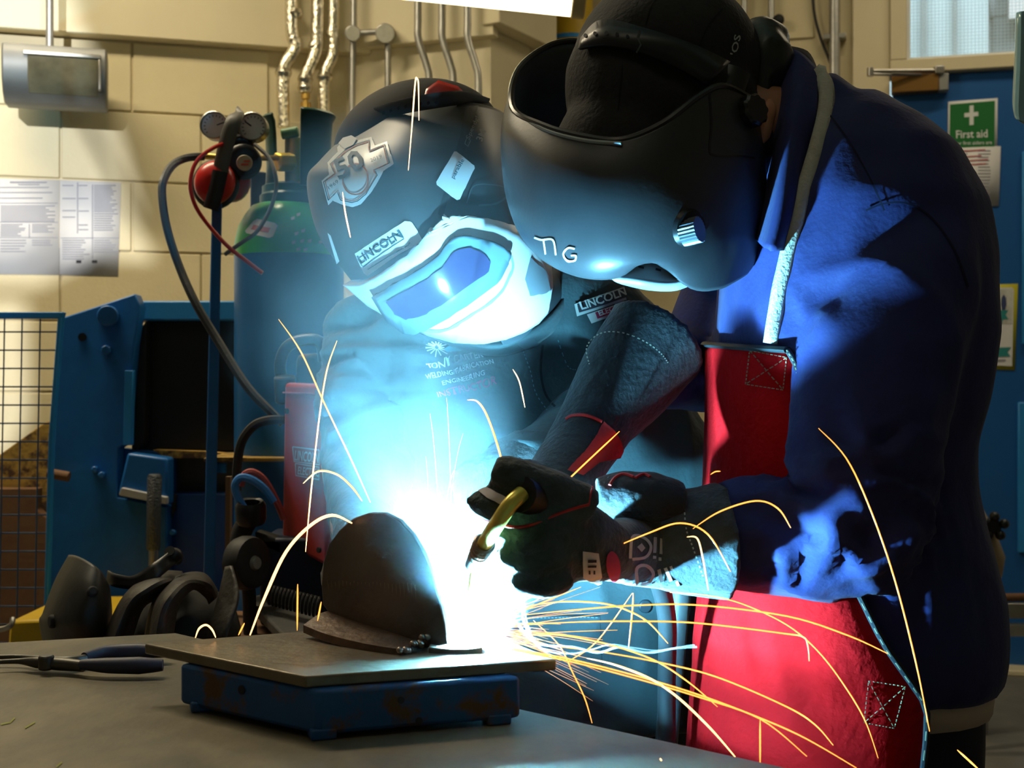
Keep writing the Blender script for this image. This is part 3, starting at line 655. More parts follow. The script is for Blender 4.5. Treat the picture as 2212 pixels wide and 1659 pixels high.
mb = MB(); mb.pxprism([(275, 978), (362, 990), (362, 1092), (256, 1072), (256, 1058)], 3.06, .06); mb.build('step_block', M['bluepaint'], mc, bevel=.006)
mb = MB(); mb.pxprism([(262, 1053), (360, 1074), (360, 1090), (256, 1070)], 3.045, .02); mb.build('step_highlight', M['lgrey'], mc, bevel=.002)  # lit face of the step put in as a light grey strip
mb = MB(); mb.pxprism([(362, 985), (520, 985), (520, 1066), (362, 1066)], 3.2, .1); mb.build('slot', M['blackm'], mc)
mb = MB(); mb.pxprism([(362, 1066), (530, 1066), (530, 1760), (362, 1760)], 3.15, .3); mb.build('lower_panel', mat('blue_panel', (.004, .05, .22), .4, var=.15), mc, bevel=.004)
mb = MB(); mb.pxprism([(371, 1068), (381, 1068), (379, 1102), (370, 1118), (364, 1118), (366, 1108), (371, 1104)], 3.14, .02); mb.build('latch', M['blackm'], mc)
mb = MB(); mb.pxprism([(330, 972), (445, 976), (520, 984), (520, 989), (360, 990)], 3.14, .05); mb.build('ledge', M['rust'], mc)
for x, y, r, l in ((236, 682, 22, .05), (232, 756, 11, .04), (208, 1014, 8, .03), (223, 1026, 8, .03), (376, 1150, 7, .03)):
    mb = MB(); mb.cyl(P(x, y, 3.12), P(x - 4, y, 3.1 - l), r * 3.1 / F, 6 if r < 12 else 18); mb.build('bolt', M['bluepaint'], mc, bevel=.003)
mb = MB(); mb.cyl(P(178, 728, 3.11), P(178, 728, 3.095), 9 * 3.1 / F, 14); mb.build('plug', M['blackm'], mc)
mb = MB(); mb.cyl(P(103, 1022, 3.05), P(150, 1030, 3.05), 11 * 3.05 / F, 12); mb.build('pin', M['brown'], mc, bevel=.002)
mb = MB(); mb.pxprism([(240, 965), (375, 980), (375, 1120), (240, 1120)], 3.17, .03); mb.build('backing_plate', M['bluepaint'], mc)
lv = MB(); lv.cyl(P(332, 1185, 2.98), P(330, 1300, 2.98), 11 * 2.98 / F, 12); lvo = lv.build('lever', M['steel'], mc)
g_ = MB(); g_.tube([P(334, 1024, 2.98), P(334, 1030, 2.98), P(331, 1182, 2.98), P(331, 1188, 2.98)], [.013, .0165, .0165, .014], 16); g_.build('lever_grip', mat('knurled_grip', (.10, .11, .12), .35, .6, bump=1.0, bs=220), lvo)
# mesh guard in front
gd = thing('mesh_guard', 'blue wire mesh guard panel in front of the machine at the far left', 'guard', P(40, 1400, 3.0))
dG = 2.98
mb = MB(); mb.pxprism([(-120, 674), (137, 674), (133, 688), (-120, 688)], dG - .01, .022); mb.build('top_rail', M['bluelight'], gd, bevel=.002)
mb = MB(); mb.pxprism([(124, 688), (134, 682), (112, 950), (98, 1480), (95, 1814), (87, 1814), (90, 1480), (104, 950)], dG - .01, .022); mb.build('side_rail', M['bluelight'], gd, bevel=.002)
mb = MB(); mb.pxprism([(-128, 674), (-118, 674), (-118, 1814), (-128, 1814)], dG - .01, .022); mb.build('side_rail', M['bluelight'], gd, bevel=.002)
wm = mat('blue_wire', (.03, .09, .22), .4)
for x in (-68, -29, 10, 48, 87):
    mb = MB(); mb.cyl(P(x, 686, dG), P(x - 12 * 1.2, 1480, dG), .0018, 6); mb.build('wire', wm, gd)
for k in range(20):
    y = 717 + 39.5 * k; xr = 124 - (y - 688) / 790 * 32
    mb = MB(); mb.cyl(P(-120, y, dG + .003), P(xr, y, dG + .003), .0018, 6); mb.build('wire', wm, gd)
# rusty bracket, board, tray behind the guard
mb = MB(); mb.pxprism([(-40, 1010), (97, 912), (112, 908), (110, 1200), (104, 1250), (104, 1705), (85, 1705), (78, 1060), (-40, 1060)], 3.35, .03); mb.build('rusty_bracket', M['rust'], label='rusty yellow steel bracket behind the mesh guard', cat='bracket', bevel=.003)
mb = MB(); mb.pxprism([(-60, 1055), (80, 1055), (78, 1100), (100, 1120), (98, 1718), (-60, 1718)], 3.3, .04); mb.build('brown_board', M['brown'], label='brown board standing behind the mesh guard', cat='board', bevel=.003)
ty = MB(); ty.pxprism([(20, 1342), (98, 1338), (330, 1338), (345, 1915), (-20, 1915)], 2.7, .3); ty = ty.build('yellow_tray', M['yellow'], label='yellow steel tray behind the old black helmet', cat='tray', bevel=.006)
mb = MB(); mb.tube(catmull([P(-20, 1362, 2.66), P(10, 1358, 2.66), P(24, 1350, 2.66), P(28, 1336, 2.67)], 4), .006, 8); mb.build('handle', M['steel'], ty)
# ================================================================ side bench with welding gear
LE = mat('worn_black_leather', (.035, .030, .026), .5, c2=(.10, .085, .065), vs=9, edge=(.5, .8), bump=.5, bs=70)
sb = thing('side_bench', 'dark side bench behind the welding table carrying the old helmet and red welder', 'bench', (-.515, 2.1, 0))
mb = MB(); mb.box((-.515, 2.12, .60), (.43, .68, .04)); mb.build('bench_top', M['brown'], sb, bevel=.004)
for x in (-.70, -.33):
    for y in (1.83, 2.41):
        mb = MB(); mb.box((x, y, .29), (.05, .05, .58)); mb.build('leg', M['bluepaint'], sb, bevel=.003)
oh = thing('old_welding_helmet', 'old dull black welding helmet lying on the side bench', 'helmet', P(170, 1440, 1.95))
G = pxg([[(152, 1200, 2.03), (170, 1203, 1.95), (203, 1222, 1.90), (224, 1250, 1.91), (234, 1272, 1.98)],
         [(122, 1255, 2.03), (146, 1258, 1.92), (190, 1275, 1.87), (226, 1300, 1.89), (238, 1320, 1.97)],
         [(96, 1325, 2.03), (118, 1330, 1.92), (175, 1340, 1.86), (224, 1355, 1.89), (236, 1365, 1.97)],
         [(89, 1346, 2.03), (116, 1365, 1.93), (170, 1385, 1.88), (220, 1400, 1.9), (232, 1405, 1.97)],
         [(104, 1420, 2.03), (128, 1440, 1.94), (170, 1450, 1.9), (215, 1450, 1.92), (228, 1450, 1.97)]])
mb = MB(); mb.grid(smooth_grid(G, 6, 6)); oho = mb.build('shell', mat('dull_black_shell', (.018, .017, .014), .5, var=.3, vs=25, bump=.15), oh, solid=.006); hO = bhit(bvh(mb), 1.9)
for x, y, r in ((199, 1280, 12), (118, 1342, 15)):
    p, n_ = hO(x, y); mb = MB(); mb.cyl(p - n_ * .002, p + n_ * .008, r * 1.9 / F, 18); mb.build('knob', M['blackm'], oh, bevel=.003)
mb = MB(); mb.grid(smooth_grid(pxg([[(235, 1232, 1.98), (250, 1240, 1.95), (290, 1243, 1.92), (330, 1218, 1.9), (372, 1186, 1.93)], [(232, 1258, 1.98), (250, 1268, 1.95), (295, 1272, 1.91), (340, 1250, 1.89), (386, 1212, 1.93)]]), 6, 3)); mb.build('headband', M['black'], oh, solid=.004)
mb = MB(); mb.ell(P(375, 1200, 1.93), (.014, .012, .012), 12, 8); mb.cyl(P(366, 1190, 1.92), P(384, 1210, 1.95), .008, 10); mb.build('headband_knob', M['black'], oh)
lj = thing('leather_sleeves', 'worn black leather sleeves in folds beside the old helmet', 'leather sleeves', P(370, 1440, 1.9))
mb = MB(); mb.grid(smooth_grid(pxg([[(200, 1440, 1.90), (226, 1440, 1.84), (268, 1440, 1.88)], [(255, 1310, 1.90), (275, 1312, 1.84), (303, 1322, 1.88)], [(300, 1258, 1.92), (318, 1272, 1.85), (338, 1292, 1.89)], [(345, 1236, 1.96), (362, 1252, 1.89), (378, 1264, 1.93)], [(392, 1236, 2.02), (400, 1250, 1.99), (404, 1264, 2.02)]]), 5, 6)); mb.build('sleeve', LE, lj, solid=.004)
mb = MB(); mb.grid(smooth_grid(pxg([[(306, 1440, 1.86), (330, 1440, 1.79), (368, 1440, 1.84)], [(322, 1330, 1.87), (345, 1334, 1.79), (376, 1345, 1.84)], [(344, 1280, 1.89), (368, 1288, 1.80), (390, 1298, 1.85)], [(388, 1244, 1.94), (406, 1256, 1.86), (418, 1272, 1.9)], [(440, 1240, 1.97), (450, 1262, 1.92), (444, 1290, 1.95)], [(468, 1275, 1.99), (466, 1290, 1.95), (452, 1304, 1.97)]]), 5, 6)); mb.build('sleeve', LE, lj, solid=.004)
mb = MB(); mb.ell(P(400, 1370, 2.02), (.085, .08, .075), 24, 14); b1, n1 = fused(mb, .008, 4); wrinkle(b1, n1, .008, (18, 18, 18)); b1.build('bundle', M['blackm'], lj, 180)
mb = MB(); mb.grid(smooth_grid(pxg([[(488, 1225, 1.96), (500, 1222, 1.94)], [(470, 1300, 1.93), (515, 1290, 1.90)], [(450, 1370, 1.90), (490, 1370, 1.87)], [(440, 1440, 1.9), (480, 1440, 1.88)]]), 4, 5)); mb.build('strap', LE, lj, solid=.004)
# red welder
rwd = thing('red_welder', 'red welding power source with black handle on the side bench', 'welding machine', P(655, 1360, 2.35))
TL, TR, BR, BL = P(613, 826, 2.34), P(701, 831, 2.25), P(708, 1227, 2.25), P(607, 1172, 2.34)
nrm = (TR - TL).cross(BL - TL).normalized();  nrm = nrm if nrm.y > 0 else -nrm
mb = MB(); mb.prism([TL, TR, BR, BL], [p + nrm * .03 for p in (TL, TR, BR, BL)]); mb.build('side_cover', M['red'], rwd, bevel=.008, bseg=3)
mb = MB(); i_ = [TL.lerp(BR, .03) + nrm * .03, TR.lerp(BL, .03) + nrm * .03, BR.lerp(TL, .02) + nrm * .03, BL.lerp(TR, .02) + nrm * .03]; mb.prism(i_, [p + nrm * .14 for p in i_]); mb.build('case', M['black'], rwd, bevel=.006)
hP = lambda x, y: (lambda d, t: (O + d * t, -nrm))(*(lambda d: (d, (TL - O).dot(nrm) / d.dot(nrm)))(V(((x - CX) / F, 1, -(y - CY) / F))))
Flat().poly([(612, 846), (702, 850), (702, 854), (612, 850)]).drop('ridge', hP, mat('red_edge', (.40, .03, .02), .4), rwd, off=.001, solid=.002)
for x, y in ((621, 888), (690, 902), (691, 1188)):
    p, n_ = hP(x, y); s_ = MB(); s_.cyl(p, p + n_ * .004, .0052, 10); s_.build('screw', M['blackm'], rwd)
pl = lambda x, y: hP(x, y)
wht = mat('plate_silver', (.45, .42, .42), .5)
Flat().poly([(633, 963), (692, 970), (693, 1006), (636, 998)], 0).poly([(639, 1000), (692, 1008), (692, 1038), (640, 1028)], 0).drop('nameplate', pl, mat('plate_frame', (.40, .10, .09), .5), rwd, off=.0012)
Flat().text('LINCOLN', 637, 994, 22, 6, bold=.02, width=52).text('ELECTRIC', 644, 1024, 17, 7, bold=.02, width=46).drop('lettering', pl, wht, rwd, off=.002)
f = Flat()
for q in ([(634, 965), (691, 972), (692, 1004), (637, 997), (634, 965)], [(640, 1001), (691, 1009), (691, 1036), (641, 1027), (640, 1001)]): f.stroke(q, 2)
f.drop('nameplate_border', pl, wht, rwd, off=.002)
mb = MB(); mb.tube(catmull([P(612, 832, 2.38), P(605, 790, 2.38), P(618, 752, 2.38), P(650, 735, 2.37), P(690, 738, 2.36), P(700, 780, 2.36)], 5), .011, 10); mb.build('handle', M['black'], rwd)
mb = MB(); mb.pxprism([(640, 765), (690, 762), (698, 828), (636, 828)], 2.40, .06); mb.build('handle_block', M['black'], rwd, bevel=.01)
mb = MB(); mb.cyl(P(615, 812, 2.36), P(618, 870, 2.37), .02, 14); mb.build('spool_cap', M['black'], rwd, bevel=.004)
mb = MB(); q_ = P(665, 1290, 2.42); mb.box(V((q_.x, 2.37, .70)), (.13, .16, .155)); mb.build('base', mat('dark_blue_base', (.006, .015, .05), .5), rwd, bevel=.006)
ca = thing('caster_wheel', 'black caster wheel lying beside the red welder', 'wheel', P(532, 1275, 2.2))
mb = MB(); axw = V((.85, -.5, .05)); pc = P(533, 1216, 2.2); mb.lathe([(.012, -.018), (.034, -.020), (.043, -.016), (.046, -.006), (.046, .006), (.043, .016), (.034, .020), (.012, .018)], pc, axw, 28); mb.build('tyre', M['rubber'], ca)
mb = MB(); mb.lathe([(.001, -.024), (.010, -.024), (.013, -.018), (.013, .018), (.010, .024), (.001, .024)], pc, axw, 16); mb.build('hub', M['grey'], ca)
mb = MB(); mb.tube([pc, pc + V((.0, .02, -.06)), pc + V((0, .03, -.13))], .012, 10); mb.build('fork', M['blackm'], ca)
cable('blue_hose', 'short braided blue hose loop beside the red welder', [(527, 1098), (513, 1072), (508, 1048), (520, 1032), (543, 1036), (570, 1055), (592, 1085)], .0072, mat('blue_hose', (.04, .25, .75), .4, bump=.4, bs=250), 2.28, 'hose')
cable('red_hose', 'short braided red hose loop beside the red welder', [(520, 1050), (528, 1026), (546, 1020), (568, 1034), (588, 1065), (605, 1100), (614, 1122)], .0065, mat('red_hose', (.45, .08, .08), .4, bump=.4, bs=250), 2.31, 'hose')
cable('black_cable', 'black cable arching into the side of the red welder', [(512, 1060), (512, 1010), (522, 955), (548, 920), (580, 908), (615, 907)], .0085, M['rubber'], 2.36)
cp = thing('hose_fitting', 'black round hose fitting under the blue hose loop', 'fitting', P(545, 1150, 2.28))
mb = MB(); mb.lathe([(.001, -.02), (.024, -.02), (.027, -.012), (.027, .012), (.022, .02), (.017, .018), (.017, .0), (.001, 0)], P(542, 1106, 2.28), V((0, -.25, 1)), 22); mb.build('cup', M['black'], cp)
mb = MB(); mb.tube(catmull([P(535, 1125, 2.3), P(522, 1150, 2.3), P(520, 1180, 2.3), P(540, 1200, 2.32)], 4), .018, 12); mb.build('stem', M['blackm'], cp)
mb = MB(); mb.pxprism([(548, 1148), (612, 1168), (612, 1205), (556, 1180)], 2.29, .05); mb.build('wedge_block', M['blackm'], label='dark grey wedge block against the foot of the red welder', cat='block', bevel=.006)
mb = MB(); mb.pxprism([(487, 1030), (497, 1030), (495, 1331), (485, 1331)], 2.40, .02); mb.build('wood_strip', mat('bare_wood', (.20, .12, .06), .7), label='narrow wooden strip upright beside the trolley post', cat='strip')
mb = MB(); a_, b_, c_, d_ = P(535, 1290, 2.3), P(610, 1272, 2.4), P(735, 1345, 2.1), P(640, 1400, 1.92); mb.prism([a_, b_, c_, d_], [p - V((0, 0, .02)) for p in (a_, b_, c_, d_)]); mb.build('rubber_mat', mat('grey_rubber_mat', (.05, .048, .045), .7, bump=.4), label='worn grey rubber mat sloping beneath the red welder', cat='mat', bevel=.004)
sp_ = []
for i in range(12 * 14 + 1):
    u_ = i / (12 * 14); c_ = P(578, 1284, 2.18).lerp(P(690, 1312, 2.08), u_); a_ = i / 12 * 2 * math.pi; sp_.append(c_ + V((0, math.sin(a_) * .016, math.cos(a_) * .016)))
mb = MB(); mb.tube(sp_, .0024, 6); mb.build('steel_spring', M['blackm'], label='long dark coil spring lying on the rubber mat', cat='spring')

# ================================================================ welding table, block, workpiece
TZ = .75
tab = thing('welding_table', 'large bare steel welding table across the foreground', 'table', (-.5, 1.0, 0))
TP = [(-2.2, 1.01), (-.405, 1.562), (.75, .54), (.75, .3), (-2.2, .3)]
TM = mat('scaled_steel_top', (.22, .18, .11), .5, .35, c2=(.085, .072, .05), vs=9, edge=(.32, .68), bump=.25, bs=35, stretch=(1, .6, 1))
mb = MB(); mb.prism([V((x, y, TZ)) for x, y in TP], [V((x, y, TZ - .02)) for x, y in TP]); mb.build('table_top', TM, tab, smooth=0, bevel=.0015)
mb = MB(); S = lambda k: [V((-.5 + (x + .5) * k, .95 + (y - .95) * k, 0)) for x, y in TP]
mb.prism([p + V((0, 0, TZ - .02)) for p in S(.93)], [p + V((0, 0, TZ - .1)) for p in S(.93)]); mb.build('under_frame', M['bluepaint'], tab, smooth=0)
for x, y in ((-1.9, .95), (-.45, 1.42), (.55, .6), (-1.9, .42), (.6, .42)):
    mb = MB(); mb.box((x, y, (TZ - .1) / 2), (.07, .07, TZ - .1)); mb.build('leg', M['bluepaint'], tab, bevel=.004)
hT = lambda x, y: (PZ(x, y, TZ), V((0, 0, 1)))
Flat().stroke([(2, 1566), (22, 1562), (32, 1552)], 3).stroke([(54, 1574), (76, 1561)], 3).stroke([(122, 1658), (134, 1648)], 3).drop('chalk_mark', hT, mat('yellow_chalk', (.45, .45, .12), .9), tab, off=.0006)
# pliers
plr = thing('pliers', 'long nosed pliers with dark blue grips lying open on the table', 'pliers', PZ(180, 1450, TZ))
def flat_arm(name, pts, ws, hs, m, z=.006, parent=plr):
    path = [PZ(x, y, TZ) + V((0, 0, z)) for x, y in pts]; path = catmull(path, 4); n_ = len(path)
    f_ = lambda a, i: a[min(int(i / 4), len(a) - 2)] * (1 - (i / 4 - min(int(i / 4), len(a) - 2))) + a[min(int(i / 4) + 1, len(a) - 1)] * (i / 4 - min(int(i / 4), len(a) - 2))
    mb = MB(); mb.tube(path, [(f_(ws, i), f_(hs, i)) for i in range(n_)], 12, ref=V((0, 0, 1))); return mb.build(name, m, parent)
GB = mat('dark_blue_grip', (.035, .035, .07), .5, var=.1)
flat_arm('grip', [(182, 1444), (230, 1432), (300, 1430), (365, 1432)], [.005, .0075, .0085, .006], [.005, .007, .0085, .006], GB, .012)
flat_arm('grip', [(176, 1460), (230, 1463), (300, 1463), (352, 1462)], [.006, .008, .0088, .006], [.005, .008, .009, .006], GB, .012)
DS = mat('dark_tool_steel', (.10, .095, .085), .4, .8, var=.2, vs=30)
flat_arm('jaw', [(-30, 1440), (40, 1440), (90, 1446), (140, 1450), (185, 1444)], [.002, .003, .006, .007, .005], [.002, .003, .005, .006, .005], DS, .010)
flat_arm('jaw', [(-30, 1452), (40, 1449), (80, 1452), (130, 1455), (180, 1460)], [.002, .003, .006, .008, .006], [.002, .003, .006, .007, .006], DS, .010)
pv = PZ(100, 1455, TZ); mb = MB(); mb.cyl(pv + V((0, 0, .004)), pv + V((0, 0, .019)), .008, 14); mb.build('pivot', DS, plr, bevel=.002)

BP = mat('chipped_blue_casting', (.006, .085, .28), .5, c2=(.10, .05, .02), vs=22, edge=(.54, .64), bump=.3, bs=60)
blk = thing('steel_block', 'chipped blue cast steel block standing on the welding table', 'block', (-.15, 1.17, TZ))
bf, bl, br = PZ(686, 1601, TZ), PZ(388, 1531, TZ), PZ(1126, 1563, TZ); bk = bl + br - bf
zt = .7926
cs = [bf, bl, bk, br]; cen = sum(cs, V()) / 4
mb = MB(); mb.prism([V((p.x, p.y, TZ + .0045)) for p in cs], [V((p.x, p.y, zt)) for p in cs]); bko = mb.build('body', BP, blk, bevel=.004); hB = bhit(bvh(mb), 1.15)
for p in cs:
    q = p.lerp(cen, .14); q = V((q.x, q.y, TZ + .005)); mb = MB(); d1 = (br - bf).normalized(); mb.box(q, (.022, .022, .0098), Matrix.Rotation(math.atan2(d1.y, d1.x), 3, 'Z')); mb.build('foot', BP, blk, bevel=.002)
for x, y, r in ((523, 1490, .0042), (866, 1512, .003), (905, 1557, .003)):
    p, n_ = hB(x, y); mb = MB(); mb.cyl(p - n_ * .002, p + n_ * .0012, r, 14); mb.build('screw_hole', M['inkd'], blk)
PM = mat('scaled_plate_steel', (.24, .20, .14), .4, .6, c2=(.16, .13, .09), vs=14, edge=(.35, .65), bump=.3, bs=55)
PT = .803
pf, pl_, pr = PZ(660, 1461, PT), PZ(312, 1390, PT), PZ(1202, 1424, PT); pb = V((-.06, 1.36, PT))
cs2 = [pf, pl_, pb, pr]
mb = MB(); mb.prism([V((p.x, p.y, PT)) for p in cs2], [V((p.x, p.y, zt + .0004)) for p in cs2]); mb.build('steel_plate', PM, bevel=.0015, label='flat square steel plate lying on the blue block', cat='plate')
# workpiece
wk = thing('workpiece', 'dark domed steel plate being welded upright onto a curved base strip', 'workpiece', PZ(800, 1395, PT))
WS = mat('dark_mill_steel', (.085, .075, .07), .48, .5, c2=(.14, .115, .09), vs=10, edge=(.45, .75), bump=.3, bs=80)
dome = [(697, 1306), (694, 1262), (698, 1215), (710, 1175), (732, 1145), (762, 1120), (796, 1108), (830, 1108), (862, 1124), (890, 1154), (914, 1195), (934, 1245), (950, 1300), (960, 1345), (966, 1392), (900, 1402), (800, 1375), (720, 1338)]
dd = lambda x: 1.300 - (x - 695) / 271 * .105
fr_ = [P(x, y, dd(x)) for x, y in dome]; bn = V((.36, .93, 0)) * .0085
mb = MB(); mb.prism(fr_, [p + bn for p in fr_]); mb.build('dome_plate', WS, wk, bevel=.0012)
rg = MB()
for k in range(24):
    x = 708 + k * 8.2; y0 = 1252 + (k / 24) * 8; l_ = 26 + random.random() * 16
    a_ = P(x, y0 + random.random() * 5, dd(x) - .0004); b_ = P(x + 3, y0 + l_, dd(x) - .0004); rg.tube([a_, b_], .0007, 5)
rg.build('grinding_marks', mat('ground_steel', (.20, .18, .15), .35, .8), wk, kind='stuff')
strip = [[(655, 1350, 1.262), (690, 1326, 1.285), (716, 1318, 1.298)], [(700, 1368, 1.235), (735, 1346, 1.26), (765, 1334, 1.285)], [(760, 1384, 1.212), (800, 1366, 1.235), (830, 1352, 1.262)], [(820, 1396, 1.192), (860, 1382, 1.215), (885, 1372, 1.24)], [(866, 1402, 1.182), (900, 1394, 1.20), (930, 1388, 1.222)]]
mb = MB(); g1 = smooth_grid(pxg(strip), 5, 5); lo_ = [[p - V((0, 0, .0075)) for p in r] for r in g1]
mb.grid(g1); mb.grid([list(reversed(r)) for r in lo_])
for a_, b_ in ((g1[0], lo_[0]), (g1[-1], lo_[-1]), ([r[0] for r in g1], [r[0] for r in lo_]), ([r[-1] for r in g1], [r[-1] for r in lo_])): mb.grid([a_, b_])
RS = mat('rusty_strip_steel', (.16, .105, .07), .5, .4, c2=(.09, .06, .045), vs=25, edge=(.4, .65), bump=.5, bs=90, stretch=(1, 1, 1))
mb.build('base_strip', RS, wk)
tl = [[(925, 1398, 1.19), (930, 1388, 1.215)], [(975, 1403, 1.186), (975, 1392, 1.21)], [(1012, 1402, 1.186), (1012, 1392, 1.206)], [(1042, 1398, 1.19), (1040, 1390, 1.208)]]
mb = MB(); g1 = smooth_grid(pxg(tl), 3, 4); lo_ = [[V((p.x, p.y, min(p.z, PT + .011) - .0078)) for p in r] for r in g1]; mb.loft([[r[0], r[-1], l[-1], l[0]] for r, l in zip(g1, lo_)]); mb.build('strip_end', RS, wk, bevel=.001)
bd = MB()
for k in range(9):
    x, y = 864 + k * 8 + (k % 2) * 4, 1404 - k * 4.6 + (k % 3) * 5; p = P(x, y, 1.181 + k * .0042); rr_ = .0034 + .0012 * ((k * 7) % 3) / 2; bd.ell(p, (rr_, rr_, rr_ * .9), 10, 7)
bd.build('weld_bead', mat('weld_bead', (.30, .26, .22), .28, .9, var=.3, vs=60), wk)
# ================================================================ instructor behind the table (green-black jacket, two-tone helmet)
JK = mat('dark_green_work_jacket', (.024, .044, .047), .75, var=.15, vs=14, bump=.3, bs=120, sheen=.1)
GLV = mat('black_suede_glove', (.015, .018, .020), .85, var=.35, vs=26, bump=.6, bs=140, sheen=.15)
LP_ = thing('person', 'person in dark jacket and white-fronted welding helmet leaning over the work', 'person', (-.02, 1.80, 0))
def torso(mb, rows_, d, n=28):
    rings = []
    for py, xl, xr, hd, *dd in rows_:
        dc = dd[0] if dd else d; c_ = P((xl + xr) / 2, py, dc); a_ = (xr - xl) / 2 * (dc - DSH) / F
        rings.append([c_ + V((a_ * math.copysign(abs(math.cos(t)) ** .85, math.cos(t)), hd * math.copysign(abs(math.sin(t)) ** .85, math.sin(t)), 0)) for t in [2 * math.pi * j / n for j in range(n)]])
    mb.loft(rings); return mb
# body, continuous from head to feet
b_ = MB()
b_.ell(P(930, 420, 1.70), (.075, .09, .105)); limb(b_, [(960, 560, 1.74, 80, .05), (1010, 700, 1.80, 85, .055)])
torso(b_, [(680, 830, 1250, .07), (780, 760, 1320, .09), (1000, 790, 1300, .09), (1250, 800, 1330, .09), (1420, 800, 1340, .09)], 1.84)
limb(b_, [(800, 740, 1.82, 60, .04), (745, 1000, 1.70, 55, .04), (770, 1230, 1.47, 42, .03), (830, 1312, 1.385, 35, .02)])
limb(b_, [(1300, 760, 1.82, 60, .04), (1300, 900, 1.74, 50, .04), (1120, 1000, 1.52, 42, .03)])
for x in (930, 1200): limb(b_, [(x, 1400, 1.84, 110, .07), (x, 1900, 1.84, 80, .06), (x, 2380, 1.84, 60, .05)]); b_.ell(P(x, 2400, 1.80), (.05, .12, .04))
bb_, _n = fused(b_, .012, 4); bb_.build('body', M['skin'], LP_, 180)
# jacket
j = MB()
torso(j, [(585, 900, 1300, .06, 1.80), (622, 830, 1370, .085), (660, 745, 1405, .10), (720, 722, 1435, .125), (820, 718, 1460, .135), (960, 725, 1540, .135), (1120, 720, 1550, .135), (1280, 735, 1550, .135), (1420, 750, 1550, .135), (1540, 755, 1550, .135)], 1.80)
limb(j, [(790, 690, 1.80, 80, .06), (790, 830, 1.76, 84, .06), (790, 1010, 1.68, 78, .055), (795, 1190, 1.51, 70, .048), (800, 1290, 1.415, 66, .044)])
limb(j, [(1290, 720, 1.80, 80, .06), (1320, 830, 1.74, 85, .06), (1270, 920, 1.64, 78, .05), (1150, 985, 1.53, 62, .042), (1105, 1010, 1.49, 56, .04)])
jk, jn = fused(j, .0075, 7); wrinkle(jk, jn, .010, (9, 9, 7), .7, 3.1, .002)
def crumple(k, n_, spots):            # deeper creases where the cloth bunches
    for i, p in enumerate(k.v):
        for q, rad, amp, sc in spots:
            w = max(0, 1 - (p - q).length / rad)
            if w > 0:
                s_ = p - q; v = V((s_.x * sc[0], s_.y * sc[1], s_.z * sc[2])); k.v[i] = p + n_[i] * amp * w * (1 - 2.2 * abs(noise.noise(v + nvec(v * .6)))); p = k.v[i]
crumple(jk, jn, [(P(790, 800, 1.68), .15, .030, (12, 10, 22)), (P(840, 900, 1.66), .12, .02, (12, 10, 26)), (P(1000, 930, 1.68), .16, .014, (16, 10, 9)), (P(1300, 1350, 1.68), .16, .012, (14, 10, 8))])
jo = jk.build('jacket', JK, LP_, 180); hJ = bhit(bvh(jk), 1.68)
c1 = MB(); c1.grid(smooth_grid(pxg([[(860, 640, 1.68), (960, 720, 1.62), (1080, 745, 1.62), (1180, 690, 1.66), (1235, 610, 1.74)], [(845, 662, 1.69), (955, 735, 1.66), (1085, 765, 1.66), (1195, 715, 1.68), (1255, 630, 1.75)]]), 6, 4)); c1.build('collar', JK, LP_, 180, solid=.006)
Flat().stroke(lerp_path([(1172, 745), (1168, 800), (1178, 850), (1200, 880)]), 5).drop('front_opening', hJ, mat('shadow_seam', (.004, .006, .008), .9), jo, off=.0012)
st = mat('teal_thread', (.10, .22, .24), .7)
f = Flat()
for pth in (lerp_path([(1130, 760), (1145, 800), (1158, 850), (1185, 890)], 10), lerp_path([(1205, 735), (1225, 790), (1245, 800)], 8)):
    for i in range(0, len(pth) - 1, 2): f.stroke([pth[i], pth[i + 1]], 2)
f.drop('stitching', hJ, st, jo, off=.0014)
wt_ = mat('white_thread', (.62, .66, .62), .7); rt_ = mat('red_thread', (.60, .06, .14), .7); gt_ = mat('green_thread', (.25, .60, .25), .7)
Flat().text('TONY CARTER', 926, 799, 15, -13, bold=.02, width=122).drop('name_embroidery', hJ, wt_, jo, off=.0042)
Flat().text('WELDING/FABRICATION', 921, 821, 10, -14, bold=.02, width=150).text('ENGINEERING', 957, 833, 10, -14, bold=.02, width=92).drop('trade_embroidery', hJ, wt_, jo, off=.0042)
Flat().text('INSTRUCTOR', 946, 861, 16, -14.5, bold=.01, width=130).drop('role_embroidery', hJ, rt_, jo, off=.0042)
f = Flat()
for a in range(0, 360, 24):
    r_ = 11 + (a * 7 % 13); f.stroke([(944 + 4 * math.cos(math.radians(a)), 750 + 4 * math.sin(math.radians(a))), (944 + r_ * 1.5 * math.cos(math.radians(a)), 750 + r_ * math.sin(math.radians(a)))], 2.6)
f.drop('burst_embroidery', hJ, mat('pale_thread', (.55, .45, .45), .7), jo, off=.002)
Flat().poly([(960, 752), (985, 738), (1005, 742), (1030, 738), (1032, 752), (965, 762)], 1).drop('emblem_embroidery', hJ, mat('blue_thread', (.08, .25, .30), .7), jo, off=.002)
